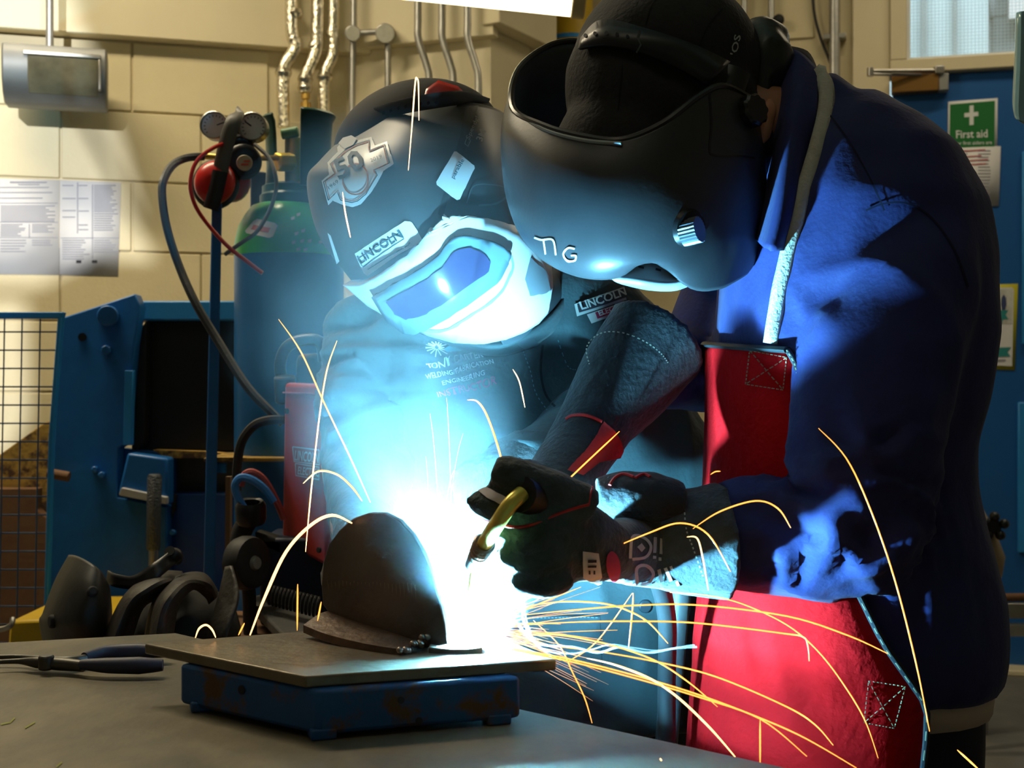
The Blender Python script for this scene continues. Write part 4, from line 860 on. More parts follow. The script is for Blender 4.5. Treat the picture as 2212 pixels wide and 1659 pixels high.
# chest patch
Flat().poly([(1240, 660), (1346, 622), (1351, 650), (1246, 686)], 2).poly([(1266, 682), (1352, 652), (1356, 674), (1276, 701)], 2).drop('badge', hJ, mat('badge_grey', (.55, .52, .46), .7), jo, off=.003)
Flat().poly([(1245, 662), (1348, 627), (1350, 647), (1250, 681)], 2).drop('badge_field', hJ, mat('badge_dark', (.03, .03, .04), .7), jo, off=.0062)
Flat().poly([(1282, 680), (1352, 656), (1354, 671), (1287, 694)], 2).drop('badge_red_field', hJ, mat('badge_red', (.35, .02, .06), .7), jo, off=.0062)
Flat().text('LINCOLN', 1252, 677, 17, -19, bold=.03, width=100).text('ELECTRIC', 1290, 690, 12, -19, bold=.03, width=70).drop('badge_lettering', hJ, mat('badge_white', (.66, .64, .58), .7), jo, off=.0085)
# lower jacket details: pocket, button, lit seam
Flat().stroke([(1140, 1328), (1296, 1330), (1300, 1445), (1150, 1450)], 3).drop('pocket_seam', hJ, mat('shadow_seam2', (.004, .008, .01), .9), jo, off=.002)
f = Flat()
for x in range(1150, 1292, 8): f.stroke([(x, 1334), (x + 5, 1334)], 2)
f.drop('pocket_stitching', hJ, st, jo, off=.003)
p, n_ = hJ(1392, 1309); mb = MB(); mb.cyl(p, p + n_ * .005, .009, 18); mb.build('button', mat('dark_button', (.02, .03, .035), .35), jo, bevel=.002)
# trousers
tq = MB()
for x in (930, 1330): limb(tq, [(x, 1480, 1.82, 170, .10), (x, 1650, 1.82, 150, .095), (x, 1950, 1.82, 120, .085), (x, 2340, 1.82, 95, .075)])
tk, tn = fused(tq, .012, 5); wrinkle(tk, tn, .008, (8, 8, 8)); tk.build('trousers', mat('dark_navy_trousers', (.008, .012, .022), .8, var=.2), LP_, 180)
for x in (930, 1220):
    mb = MB(); mb.ell(P(x, 2395, 1.78), (.055, .14, .05)); mb.build('boot', M['blackm'], LP_)
# gloves
def glove(name, segs, parent, m=GLV, vox=.0045, w=.0018):
    g = MB()
    for s_ in segs: limb(g, s_, 16)
    k, n_ = fused(g, vox, 5); wrinkle(k, n_, w, (30, 30, 30), .5, 1.7); return k.build(name, m, parent, 180), k
# his right glove, set unseen behind the domed plate to block arc light
glove('glove', [[(772, 1250, 1.45, 74, .050), (788, 1305, 1.405, 70, .046), (825, 1325, 1.375, 68, .040), (865, 1325, 1.36, 58, .034)],
                [(865, 1290, 1.36, 22, .015), (915, 1280, 1.335, 20, .014), (955, 1282, 1.315, 18, .012), (975, 1292, 1.305, 13, .010)],
                [(868, 1312, 1.355, 22, .015), (920, 1306, 1.33, 20, .014), (962, 1306, 1.308, 18, .012), (982, 1314, 1.298, 12, .009)],
                [(868, 1335, 1.355, 21, .014), (918, 1332, 1.33, 19, .013), (955, 1330, 1.31, 16, .011), (972, 1334, 1.302, 11, .009)],
                [(862, 1356, 1.355, 18, .012), (900, 1355, 1.335, 16, .011), (932, 1352, 1.32, 13, .010)],
                [(835, 1280, 1.375, 22, .015), (868, 1250, 1.35, 20, .014), (900, 1238, 1.335, 15, .011)]], LP_)
glove('glove', [[(1140, 990, 1.52, 66, .046), (1085, 1015, 1.48, 55, .036), (1050, 1030, 1.45, 52, .032)],
                [(1050, 1005, 1.45, 19, .013), (1012, 1010, 1.43, 18, .012), (990, 1030, 1.42, 15, .010)],
                [(1045, 1026, 1.45, 20, .013), (1005, 1038, 1.425, 18, .012), (985, 1060, 1.415, 15, .010)],
                [(1045, 1048, 1.45, 19, .013), (1008, 1064, 1.43, 17, .012), (992, 1086, 1.42, 14, .010)],
                [(1055, 1068, 1.45, 17, .012), (1025, 1086, 1.435, 15, .011), (1012, 1104, 1.43, 12, .009)],
                [(1075, 1060, 1.46, 19, .013), (1060, 1090, 1.44, 17, .012), (1045, 1110, 1.43, 13, .010)]], LP_)
# ---- helmet
SH = mat('satin_black_helmet', (.040, .044, .048), .42, var=.06, vs=8)
hg = [[(752, 300, 1.80), (768, 278, 1.72), (880, 240, 1.635), (1005, 224, 1.65), (1085, 246, 1.75), (1096, 290, 1.83)],
      [(712, 345, 1.79), (700, 350, 1.69), (850, 330, 1.555), (1030, 310, 1.58), (1108, 310, 1.70), (1116, 330, 1.80)],
      [(688, 400, 1.79), (674, 392, 1.69), (845, 420, 1.530), (1050, 400, 1.555), (1128, 390, 1.69), (1134, 400, 1.79)],
      [(706, 510, 1.79), (698, 498, 1.69), (870, 510, 1.530), (1075, 480, 1.56), (1148, 470, 1.69), (1156, 475, 1.79)],
      [(768, 600, 1.78), (748, 575, 1.69), (900, 600, 1.545), (1100, 570, 1.575), (1182, 565, 1.70), (1196, 570, 1.78)],
      [(845, 672, 1.75), (812, 648, 1.68), (960, 680, 1.575), (1115, 655, 1.60), (1208, 640, 1.70), (1220, 640, 1.78)],
      [(935, 708, 1.73), (905, 690, 1.67), (1010, 724, 1.615), (1115, 730, 1.64), (1190, 715, 1.71), (1212, 695, 1.77)]]
mb = MB(); mb.grid(smooth_grid(pxg(hg), 7, 6)); hm = mb.build('welding_helmet', SH, LP_, 180, solid=.005); _h = bhit(bvh(mb), 1.6)
hH = lambda x, y: (lambda p, n: (p + n * .0032, n))(*_h(x, y))
pan = [(765, 600), (800, 598), (830, 585), (862, 566), (892, 543), (915, 515), (935, 490), (950, 476), (968, 468), (1000, 468), (1035, 474), (1068, 484), (1100, 498), (1128, 520), (1150, 550), (1164, 585), (1167, 620), (1160, 665), (1142, 685), (1115, 701), (1080, 713), (1040, 718), (990, 713), (930, 696), (870, 671), (815, 641)]
Flat().poly(pan, 3).drop('front_panel', hH, M['white'], hm, off=.009, solid=.012)
lf_ = [(836, 616), (862, 602), (900, 580), (938, 552), (958, 525), (972, 512), (992, 508), (1030, 518), (1062, 532), (1074, 546), (1072, 566), (1052, 602), (1000, 640), (944, 676), (915, 685), (890, 681), (862, 662)]
Flat().poly(lf_, 2).drop('lens_frame', hH, mat('blue_grey_lens_frame', (.16, .26, .30), .25, var=.03), hm, off=.019, solid=.008)
lens = [(866, 622), (886, 610), (912, 596), (944, 572), (962, 548), (976, 534), (1000, 530), (1026, 548), (1036, 560), (1032, 578), (1000, 600), (955, 634), (928, 650), (905, 655), (884, 646)]
Flat().poly(lens, 2).drop('lens', hH, mat('dark_violet_lens', (.05, .05, .13), .12, var=.1, spec=.9), hm, off=.025)
Flat().stroke(lerp_path([(885, 676), (960, 688), (1010, 664), (1060, 628), (1085, 580), (1082, 552)]), 5).drop('panel_groove', hH, mat('panel_shadow', (.30, .36, .38), .4), hm, off=.0156)
Flat().poly([(1118, 560), (1150, 590), (1160, 625), (1152, 632), (1120, 632), (1108, 600)], 2).drop('side_recess', hH, mat('grey_recess', (.22, .25, .27), .4), hm, off=.0158)
Flat().poly([(715, 500), (722, 506), (740, 560), (734, 566)], 2).drop('edge_reflector', hH, M['white'], hm, off=.002)
side = [(1000, 238), (1040, 226), (1090, 250), (1100, 330), (1112, 420), (1050, 440), (1010, 470), (985, 500), (960, 470), (985, 400), (1000, 330)]
Flat().poly([(1002, 240), (1030, 232), (1012, 300), (975, 400), (955, 470), (945, 462), (968, 380), (992, 300)], 2).drop('side_channel', hH, mat('satin_black_side', (.016, .019, .022), .5), hm, off=.0008)
Flat().stroke(lerp_path([(1005, 440), (1020, 405), (1060, 402), (1095, 410)]), 2.5).stroke(lerp_path([(1100, 415), (1070, 440), (1030, 445)]), 4).drop('moulded_line', hH, mat('grey_moulding', (.07, .085, .095), .4), hm, off=.001)
# stickers
Z = lambda pts: [(660 + x / 8.296, 270 + y / 8.296) for x, y in pts]
emb = Z([(470, 1430), (405, 1200), (350, 1010), (480, 910), (460, 810), (440, 720), (530, 620), (620, 530), (610, 450), (690, 350), (760, 290), (890, 250), (990, 320), (1100, 295), (1220, 265), (1280, 420), (1490, 350), (1550, 540), (1610, 740), (1440, 860), (1390, 960), (1250, 1200), (1050, 1420), (900, 1465), (720, 1420), (550, 1350)])
Flat().poly(emb, 3).drop('anniversary_sticker', hH, M['white'], hm, off=.0016)
inn = Z([(480, 1340), (395, 1030), (590, 900), (500, 750), (720, 545), (800, 480), (960, 400), (1190, 330), (1195, 520), (1460, 410), (1545, 730), (1290, 845), (1340, 930), (1150, 1250), (1000, 1360), (900, 1385), (700, 1340), (640, 1190), (480, 1340)])
sub = lambda p, k: [(p[i][0] + (p[i + 1][0] - p[i][0]) * t / k, p[i][1] + (p[i + 1][1] - p[i][1]) * t / k) for i in range(len(p) - 1) for t in range(k)] + [p[-1]]
Flat().stroke(sub(inn, 3), 2.0).drop('sticker_outline', hH, mat('print_teal', (.01, .05, .06), .6), hm, off=.0024)
cI = (780, 375); Flat().stroke(sub([(cI[0] + (x - cI[0]) * .95, cI[1] + (y - cI[1]) * .95) for x, y in inn], 3), 1.8).stroke([(776 + 27 * math.cos(a * .2618), 390 + 31 * math.sin(a * .2618)) for a in range(25)], 3).drop('sticker_ring', hH, mat('print_orange', (.55, .14, .06), .6), hm, off=.0024)
Flat().text('50', 741, 392, 40, -27, bold=.03, width=62).drop('sticker_number', hH, mat('print_dark', (.006, .03, .04), .6), hm, off=.0032)
Flat().text('2019', 809, 357, 8, -21, width=24).text('1969', 719, 411, 8, -32, width=24).drop('sticker_year', hH, mat('print_teal2', (.01, .09, .10), .6), hm, off=.0032)
Flat().poly([(738, 318), (748, 306), (766, 301), (778, 308), (770, 322), (752, 330)], 1).drop('sticker_cloud', hH, M['paper'], hm, off=.0036)
Flat().poly([(773, 545), (826, 511), (878, 477), (890, 478), (903, 498), (915, 520), (870, 545), (800, 592), (792, 586)], 3).drop('maker_sticker', hH, M['white'], hm, off=.0016)
Flat().text('LINCOLN', 787, 566, 19, -32, bold=.03, width=104).drop('maker_lettering', hH, mat('print_navy', (.005, .03, .04), .6), hm, off=.0026)
Flat().stroke(sub([(781, 555), (869, 500), (877, 514), (792, 572), (781, 555)], 4), 2).stroke(sub([(802, 577), (886, 528), (890, 522)], 4), 2.4).drop('maker_border', hH, mat('print_navy2', (.006, .05, .06), .6), hm, off=.0026)
Flat().poly([(941, 397), (979, 333), (984, 333), (1020, 362), (1021, 368), (990, 433), (984, 435), (942, 403)], 3).drop('white_sticker', hH, M['paper'], hm, off=.0016)
Flat().text('parable', 977, 392, 9, -61, bold=.02, width=45).drop('sticker_lettering', hH, mat('print_grey', (.10, .13, .15), .6), hm, off=.0026)
Flat().text('Speedglas', 1011, 309, 9, -68, width=66).text('3M', 1036, 313, 13, -70, bold=.04, width=24).stroke([(1001, 317), (1006, 305), (1013, 311), (1008, 323), (1001, 317)], 1.4).drop('maker_mark', hH, mat('print_silver', (.28, .27, .26), .5), hm, off=.002)
# neck shroud behind the front panel
mb = MB(); mb.grid(smooth_grid(pxg([[(1080, 728, 1.60), (1120, 695, 1.63), (1165, 600, 1.68), (1175, 560, 1.72)], [(1085, 742, 1.62), (1140, 722, 1.64), (1195, 640, 1.69), (1212, 575, 1.74)], [(1095, 754, 1.66), (1160, 745, 1.67), (1212, 680, 1.72), (1222, 600, 1.78)]]), 6, 5)); mb.build('chin_shroud', mat('grey_shroud', (.06, .075, .085), .4), hm, 180, solid=.004)
# cap and headband over the crown
cp_ = MB(); cp_.ell(P(905, 318, 1.76), (.118, .125, .088), 28, 16, Matrix.Rotation(math.radians(-14), 3, 'Y'))
cc_, cn_ = fused(cp_, .008, 4); cco = cc_.build('cap', mat('dark_cap', (.022, .02, .022), .8, var=.3), LP_, 180); hC = bhit(bvh(cc_), 1.7)
mb = MB(); hb = catmull([P(744, 300, 1.78), P(788, 260, 1.70), P(855, 234, 1.628), P(930, 219, 1.598), P(1000, 212, 1.638), P(1048, 224, 1.72)], 6)
mb.tube(hb, (.0095, .003), 10, ref=V((0, 1, .4)).normalized()); mb.build('headband', mat('grey_headband2', (.05, .055, .06), .45), hm)
Flat().poly([(920, 202), (945, 184), (985, 196), (1012, 222), (985, 228), (950, 216), (916, 216)], 2).drop('cap_panel', hC, M['redp'], cco, off=.004, solid=.006)
f = Flat()
for i in range(12): f.poly([(762 + i * 16, 266 - 46 * math.sin(i / 11 * 1.5)), (767 + i * 16, 262 - 46 * math.sin(i / 11 * 1.5)), (769 + i * 16, 268 - 46 * math.sin(i / 11 * 1.5)), (764 + i * 16, 272 - 46 * math.sin(i / 11 * 1.5))])
hbt = MB(); hbt.tube(hb, (.0095, .003), 10, ref=V((0, 1, .4)).normalized()); hHB = bhit(bvh(hbt), 1.64); f.drop('adjustment_hole', hHB, M['inkd'], hm, off=.001)
# ================================================================ welder in the blue coat
CT = mat('navy_work_coat', (.016, .022, .125), .8, var=.12, vs=30, bump=.18, bs=160, sheen=.05)
AP = mat('red_leather_apron', (.55, .005, .007), .85, var=.12, vs=16, bump=.6, bs=110, spec=.08)
BIND = mat('black_binding', (.014, .018, .020), .6, var=.2)
THR = mat('cream_thread', (.34, .30, .17), .8)
DSH = .075
RP = thing('person', 'person in navy coat and red apron bending over to weld, black helmet down', 'person', (.40, 1.47, 0))
b_ = MB()
b_.ell(P(1440, 210, 1.51), (.085, .085, .105), 22, 14, Matrix.Rotation(math.radians(-25), 3, 'Y'))
limb(b_, [(1560, 250, 1.52, 85, .05), (1650, 265, 1.53, 85, .055), (1740, 330, 1.55, 100, .06)])
torso(b_, [(330, 1700, 1960, .10), (450, 1640, 2050, .13), (700, 1600, 2070, .13), (1000, 1600, 2030, .125), (1300, 1590, 2070, .13), (1480, 1590, 2060, .13)], 1.56)
limb(b_, [(1950, 500, 1.46, 80, .05), (1890, 800, 1.40, 70, .045), (1850, 1090, 1.385, 62, .042), (1600, 1155, 1.405, 45, .032), (1480, 1170, 1.40, 40, .026), (1420, 1170, 1.385, 36, .022), (1362, 1172, 1.372, 28, .014), (1312, 1170, 1.287, 22, .012)])
limb(b_, [(1640, 520, 1.70, 70, .05), (1560, 720, 1.72, 60, .04), (1480, 790, 1.66, 50, .035), (1360, 815, 1.565, 45, .03), (1290, 905, 1.53, 38, .025)])
for d_ in (1.48, 1.66): limb(b_, [(1830, 1470, d_, 150, .07), (1810, 1950, d_, 105, .06), (1840, 2700 if d_ < 1.6 else 2480, d_, 70, .05)])
b_.ell(P(1655, 262, 1.447), (.011, .012, .030), 14, 10, Matrix.Rotation(.2, 3, 'Y'))
bb_, _n = fused(b_, .008, 4); bb_.build('body', M['skin'], RP, 180)
# ---- coat
TR_ = [(225, 1730, 1900, .07), (270, 1685, 1965, .11), (340, 1640, 2036, .15), (450, 1592, 2094, .175), (560, 1562, 2116, .178), (720, 1552, 2126, .175), (850, 1550, 2106, .168), (950, 1548, 2083, .16), (1050, 1545, 2088, .16), (1150, 1540, 2106, .165), (1270, 1535, 2130, .172), (1360, 1527, 2140, .177), (1410, 1522, 2138, .177), (1456, 1522, 2126, .175)]
c_ = MB(); torso(c_, TR_, 1.55)
limb(c_, [(1740, 200, 1.55, 60, .07), (1790, 300, 1.55, 110, .11)])
tc_, tn_ = fused(c_, .009, 5)                       # torso alone, for the apron to lie on
SL = [(1985, 500, 1.46, 118, .075), (1945, 620, 1.425, 160, .078), (1900, 780, 1.40, 166, .074), (1872, 930, 1.392, 152, .068), (1862, 1060, 1.388, 152, .066), (1828, 1140, 1.39, 148, .064), (1740, 1165, 1.40, 130, .058), (1640, 1160, 1.405, 122, .054), (1545, 1155, 1.405, 110, .050)]
limb(c_, SL, 24)
limb(c_, [(1660, 480, 1.68, 120, .065), (1580, 680, 1.72, 115, .062), (1500, 800, 1.68, 100, .058), (1430, 790, 1.63, 90, .052)])
ck, cn = fused(c_, .0075, 6)
wrinkle(ck, cn, .007, (8, 8, 6), .65, 5.3, .0004)
crumple(ck, cn, [(P(1850, 1090, 1.33), .14, .024, (20, 20, 26)), (P(1700, 1200, 1.32), .08, .010, (30, 30, 30)), (P(1800, 700, 1.34), .17, .016, (13, 13, 8)), (P(1960, 1180, 1.38), .12, .008, (60, 60, 10))])
co = ck.build('coat', CT, RP, 180); hK = bhit(bvh(ck), 1.42); hKt = bhit(bvh(tc_), 1.4)
cl = MB(); cl.grid(smooth_grid(pxg([[(1690, 98, 1.60), (1722, 112, 1.52), (1762, 152, 1.50)], [(1682, 190, 1.54), (1712, 205, 1.455), (1762, 230, 1.45)], [(1672, 290, 1.50), (1704, 305, 1.42), (1745, 330, 1.43)], [(1660, 400, 1.46), (1688, 420, 1.395), (1722, 430, 1.41)], [(1640, 520, 1.43), (1662, 540, 1.385), (1688, 540, 1.40)]]), 6, 6)); clo = cl.build('collar', CT, RP, 180, solid=.007)
cl2 = MB(); cl2.grid(smooth_grid(pxg([[(1690, 98, 1.60), (1740, 110, 1.66), (1762, 150, 1.72)], [(1676, 190, 1.58), (1745, 200, 1.68), (1790, 230, 1.72)]]), 5, 4)); cl2.build('collar_inner', mat('collar_lining', (.006, .007, .02), .8), RP, 180, solid=.005)
seam = mat('navy_seam', (.006, .007, .035), .9)
Flat().stroke(lerp_path([(1785, 240), (1830, 300), (1870, 370), (1895, 420), (1910, 455)], 8), 4).stroke(lerp_path([(1870, 455), (1910, 440), (1960, 440), (2010, 470), (2060, 540), (2090, 620)], 8), 4).drop('shoulder_seam', hK, seam, co, off=.0012)
# shirt tail and trousers under the hem
sq = MB(); torso(sq, [(1410, 1560, 2108, .155), (1470, 1560, 2116, .165), (1505, 1580, 2112, .16)], 1.55); sq.build('shirt_tail', mat('cream_shirt', (.62, .50, .40), .8, var=.08, vs=10), RP, 180)
tq = MB()
torso(tq, [(1480, 1590, 2096, .145), (1700, 1600, 2095, .145)], 1.55)
for d_ in (1.48, 1.65): limb(tq, [(1850, 1640, d_, 220, .085), (1830, 2000, d_, 160, .08), (1850, 2680 if d_ < 1.6 else 2500, d_, 120, .07)])
tk, tn = fused(tq, .012, 5); wrinkle(tk, tn, .007, (9, 9, 7)); tk.build('trousers', mat('navy_trousers', (.010, .012, .030), .8, var=.2), RP, 180)
for d_, y in ((1.48, 2790), (1.65, 2585)):
    mb = MB(); mb.ell(P(1790, y, d_), (.13, .05, .045)); mb.build('boot', M['blackm'], RP)
# ---- apron wrapped round the front of the coat
def ring_at(py):
    for a, b in zip(TR_, TR_[1:]):
        if a[0] <= py <= b[0]:
            t = (py - a[0]) / (b[0] - a[0]); return tuple(a[i] + (b[i] - a[i]) * t for i in range(4))
    return TR_[-1]
def apron_row(py, xr, th0, push, n=14, top=None):
    _, xl, xq, hd = ring_at(py); cxp = (xl + xq) / 2; a = (xq - xl) / 2 + push; pts = []
    c_ = max(-1, min(1, (cxp - xr) / a * 1.0)); th1 = math.acos(c_)
    for k in range(n + 1):
        th = math.radians(th0) + (th1 - math.radians(th0)) * k / n
        cc, ss = math.cos(th), math.sin(th); cc = math.copysign(abs(cc) ** .85, cc); ss = math.copysign(abs(ss) ** .85, ss)
        d = 1.55 - (hd + push / F * 1.5) * ss
        # keep the pixel column of the traced edge even where the cloth comes nearer
        x = cxp - a * cc; pts.append(P(x, py + (top[0] * (1 - k / n) + top[1] * k / n if top else 0), 1.55) + V((0, d - 1.55, 0)))
    return pts
def xfix(py, xpix):      # photo column -> column at the torso centre depth, for a point on the near side
    for _ in range(1): return CX + (xpix - CX) * 1.40 / 1.55
rows_ = []
for py, xr, tp in ((722, 1712, (-4, 42)), (760, 1728, (-2, 30)), (800, 1734, (0, 18)), (860, 1742, (0, 8)), (930, 1752, None), (1010, 1772, None), (1100, 1800, None), (1190, 1835, None), (1268, 1870, None), (1330, 1898, None), (1400, 1932, None), (1452, 1956, None)):
    rows_.append(apron_row(py, xfix(py, xr), -75, 18 if py < 1500 else 18, 14, tp))
last = rows_[-1]; 
for k in (1, 2, 3, 4): rows_.append([p + V((-.004 * k, 0, -.055 * k)) for p in last])
ag = MB(); ag.grid(smooth_grid(rows_, 1, 2)); apn = ag.build('apron', AP, RP, 180, solid=.003); hA = bhit(bvh(ag), 1.4)
gr = smooth_grid(rows_, 1, 2); edge = [r[-1] for r in gr]; top = gr[0]; nb = V((0, -.003, 0))
mb = MB(); mb.tube([p + nb for p in top], (.0075, .0035), 8, ref=V((0, 0, 1))); mb.build('top_binding', BIND, apn)
mb = MB(); mb.tube([p + nb for p in edge], (.0034, .003), 8); mb.build('side_binding', BIND, apn)
def dashes(pts, r, name, m, parent, skip=2):
    d = MB(); pts = catmull(pts, 3)
    for i in range(0, len(pts) - 1, skip): d.tube([pts[i], pts[i + 1]], r, 5)
    return d.build(name, m, parent, kind='stuff')
dashes([p + V((0, -.0075, -.001)) for p in top], .0007, 'edge_stitching', mat('pale_green_thread', (.34, .42, .38), .7), apn)
dashes([p + V((-.002, -.0072, 0)) for p in edge], .0007, 'edge_stitching', THR, apn)
def xbox(q, name):
    f = Flat(); a, b, c, d = q
    for s, e in ((a, b), (b, c), (c, d), (d, a), (a, c), (b, d)):
        for i in range(0, 18, 2):
            p1 = (s[0] + (e[0] - s[0]) * i / 18, s[1] + (e[1] - s[1]) * i / 18); p2 = (s[0] + (e[0] - s[0]) * (i + 1.3) / 18, s[1] + (e[1] - s[1]) * (i + 1.3) / 18); f.stroke([p1, p2], 1.9)
    f.drop(name, hA, THR, apn, off=.0028, solid=.0006)
xbox([(1624, 757), (1702, 772), (1694, 842), (1615, 830)], 'box_stitching'); xbox([(1875, 1470), (1954, 1482), (1930, 1572), (1866, 1560)], 'box_stitching')
# neck strap
comb = bvh(ck, cl, ag); cd = 1.44
sp = lerp_path([(1758, 152), (1782, 178), (1784, 230), (1770, 300), (1742, 395), (1712, 510), (1684, 630), (1666, 742)], 6)
wd_ = lambda i: 30 + 8 * math.sin(i * .13)
mb = MB(); rr = []
for i, (x, y) in enumerate(sp):
    a = sp[max(i - 1, 0)]; b = sp[min(i + 1, len(sp) - 1)]; l_ = math.hypot(b[0] - a[0], b[1] - a[1]); nx, ny = -(b[1] - a[1]) / l_, (b[0] - a[0]) / l_
    _l = comb.ray_cast(O, V(((x - CX) / F, 1, -(y - CY) / F)).normalized())[0]
    cd = (_l.y if _l is not None and _l.y < 1.75 else cd + .006) - .006; w = 16
    rr.append([P(x + nx * w * k, y + ny * w * k, cd + DSH + (.004 if abs(k) > .9 else 0)) for k in (-1, -.5, 0, .5, 1)])
for _ in range(3):
    for i in range(1, len(rr) - 1):
        for k in range(5): rr[i][k] = V((rr[i][k].x, (rr[i - 1][k].y + rr[i + 1][k].y + rr[i][k].y) / 3, rr[i][k].z))
mb.grid(rr); mb.build('neck_strap', mat('white_webbing', (.60, .57, .48), .8, var=.1, vs=80, bump=.6, bs=300), apn, 180, solid=.003)
DSH = 0.0
# ---- gloves
CUF = mat('grey_black_suede', (.045, .060, .064), .85, var=.4, vs=30, bump=.7, bs=150, sheen=.15)
RPI = mat('red_piping', (.55, .015, .015), .5)
g1, gk = glove('glove', [[(1565, 1168, 1.330, 128, .078), (1480, 1172, 1.328, 114, .066), (1420, 1172, 1.316, 102, .054), (1362, 1190, 1.300, 76, .034), (1312, 1190, 1.206, 66, .024), (1250, 1170, 1.176, 90, .028), (1190, 1165, 1.158, 80, .030), (1155, 1155, 1.154, 62, .026)],
      [(1270, 1095, 1.158, 46, .024), (1190, 1058, 1.146, 44, .023), (1112, 1028, 1.142, 42, .022), (1066, 1013, 1.144, 32, .018)],
      [(1185, 1112, 1.150, 36, .020), (1118, 1100, 1.142, 34, .019), (1062, 1092, 1.142, 31, .017), (1028, 1082, 1.154, 26, .015)],
      [(1180, 1160, 1.148, 36, .020), (1125, 1168, 1.140, 33, .019), (1098, 1152, 1.144, 26, .016), (1096, 1135, 1.160, 22, .014)],
      [(1200, 1205, 1.150, 36, .020), (1142, 1222, 1.144, 33, .018), (1108, 1208, 1.148, 26, .016), (1104, 1192, 1.164, 22, .014)],
      [(1225, 1240, 1.156, 34, .020), (1170, 1264, 1.150, 31, .018), (1132, 1260, 1.150, 26, .016), (1118, 1242, 1.166, 22, .014)]], RP, CUF, .0045, .002)
fl_g, fk = glove('shading_cuff_flap', [[(1290, 1075, 1.30, 42, .028), (1350, 1072, 1.298, 55, .030), (1410, 1075, 1.30, 55, .030), (1470, 1085, 1.305, 45, .028)]], RP, GLV, .005, .002)  # carries the red-piped cuff edge, its bulk added to shade the apron bib
hF = bhit(bvh(fk), 1.27)
for pp in ((1317, 1042), (1328, 1026), (1346, 1018), (1368, 1024)), ((1372, 1026), (1390, 1018), (1404, 1024)):
    mb = MB(); mb.tube(catmull([hF(x, y + 6)[0] + V((0, -.001, 0)) for x, y in pp], 5), .0018, 6); mb.build('red_piping', RPI, fl_g)
hG = bhit(bvh(gk), 1.28)
mb = MB(); q = catmull([hG(x, y)[0] + hG(x, y)[1] * .0005 for x, y in ((1040, 1122), (1090, 1136), (1140, 1136), (1200, 1112), (1240, 1098), (1272, 1090))], 5); mb.tube(q, .0013, 6); mb.build('red_piping', RPI, g1)
mb = MB(); q = catmull([hG(x, y)[0] for x, y in ((1272, 1090), (1276, 1065), (1280, 1052))], 4); mb.tube(q, .001, 6); mb.build('red_piping', RPI, g1)
Flat().poly([(1256, 1190), (1290, 1194), (1301, 1260), (1292, 1264), (1258, 1246)], 2).drop('glove_label', hG, M['white'], g1, off=.002)
Flat().rect(1266, 1206, 1284, 1212).rect(1266, 1218, 1284, 1222).rect(1268, 1228, 1272, 1236).rect(1278, 1228, 1282, 1236).drop('label_print', hG, M['inkd'], g1, off=.003)
Flat().poly([(1322 + 15 * math.cos(a * .3142) + 4 * math.sin(a * .3142), 1222 + 32 * math.sin(a * .3142)) for a in range(20)], 2).drop('red_badge', hG, mat('red_badge', (.52, .02, .05), .6), g1, off=.002)
Flat().poly([(1034, 1062), (1052, 1054), (1098, 1078), (1086, 1092), (1052, 1078)], 2).drop('white_tag', hG, mat('pinkish_tag', (.70, .62, .64), .7), g1, off=.002)
WP_ = mat('white_cuff_print', (.72, .74, .74), .7)
f = Flat()
f.stroke(lerp_path([(1358, 1205), (1362, 1162), (1385, 1162), (1402, 1180), (1392, 1202), (1362, 1207)]), 6).poly([(1372, 1182), (1382, 1174), (1390, 1184), (1382, 1192)])
f.stroke([(1412, 1162), (1410, 1194)], 7).stroke([(1426, 1164), (1424, 1196)], 7).stroke([(1410, 1200), (1410, 1206)], 7).stroke([(1422, 1203), (1422, 1210)], 7)
f.stroke(lerp_path([(1376, 1262), (1372, 1226), (1392, 1220), (1408, 1236), (1400, 1256), (1380, 1258)]), 7).stroke([(1420, 1228), (1430, 1254)], 8).stroke([(1438, 1226), (1450, 1252)], 7).stroke([(1450, 1222), (1466, 1262)], 6)
f.drop('cuff_print', hG, WP_, g1, off=.002)
f = Flat(); pth = lerp_path([(1478, 1085), (1482, 1140), (1500, 1190), (1520, 1245)], 12)
for i in range(0, len(pth) - 1, 2): f.stroke([pth[i], pth[i + 1]], 3)
f.drop('cuff_stitching', hG, mat('cuff_thread', (.45, .55, .55), .7), g1, off=.002)
g2, gk2 = glove('glove', [[(1420, 730, 1.52, 118, .066), (1352, 820, 1.49, 108, .060), (1292, 905, 1.455, 84, .050), (1245, 985, 1.42, 76, .046), (1205, 1055, 1.385, 80, .044), (1180, 1110, 1.355, 76, .040), (1168, 1180, 1.325, 78, .036), (1165, 1245, 1.31, 60, .030)],
      [(1165, 1080, 1.355, 32, .020), (1118, 1105, 1.30, 29, .018), (1086, 1140, 1.28, 25, .016)],
      [(1160, 1115, 1.345, 32, .020), (1112, 1145, 1.29, 29, .018), (1080, 1178, 1.272, 24, .015)],
      [(1170, 1145, 1.345, 31, .019), (1128, 1180, 1.295, 28, .017), (1092, 1212, 1.28, 23, .015)],
      [(1190, 1165, 1.35, 29, .018), (1156, 1205, 1.305, 25, .016), (1130, 1235, 1.29, 20, .014)],
      [(1180, 1030, 1.38, 32, .020), (1135, 1020, 1.345, 30, .018), (1098, 1040, 1.32, 24, .016)]], RP, GLV, .0055, .0018)
hG2 = bhit(bvh(gk2), 1.5)
Flat().poly([(1302, 912), (1324, 931), (1337, 952), (1343, 972), (1336, 987), (1291, 999), (1257, 1028), (1224, 1019), (1243, 996), (1267, 970), (1287, 940)], 3).drop('red_cuff_panel', hG2, mat('red_suede', (.42, .014, .012), .8, var=.15, vs=30, bump=.4), g2, off=.003)
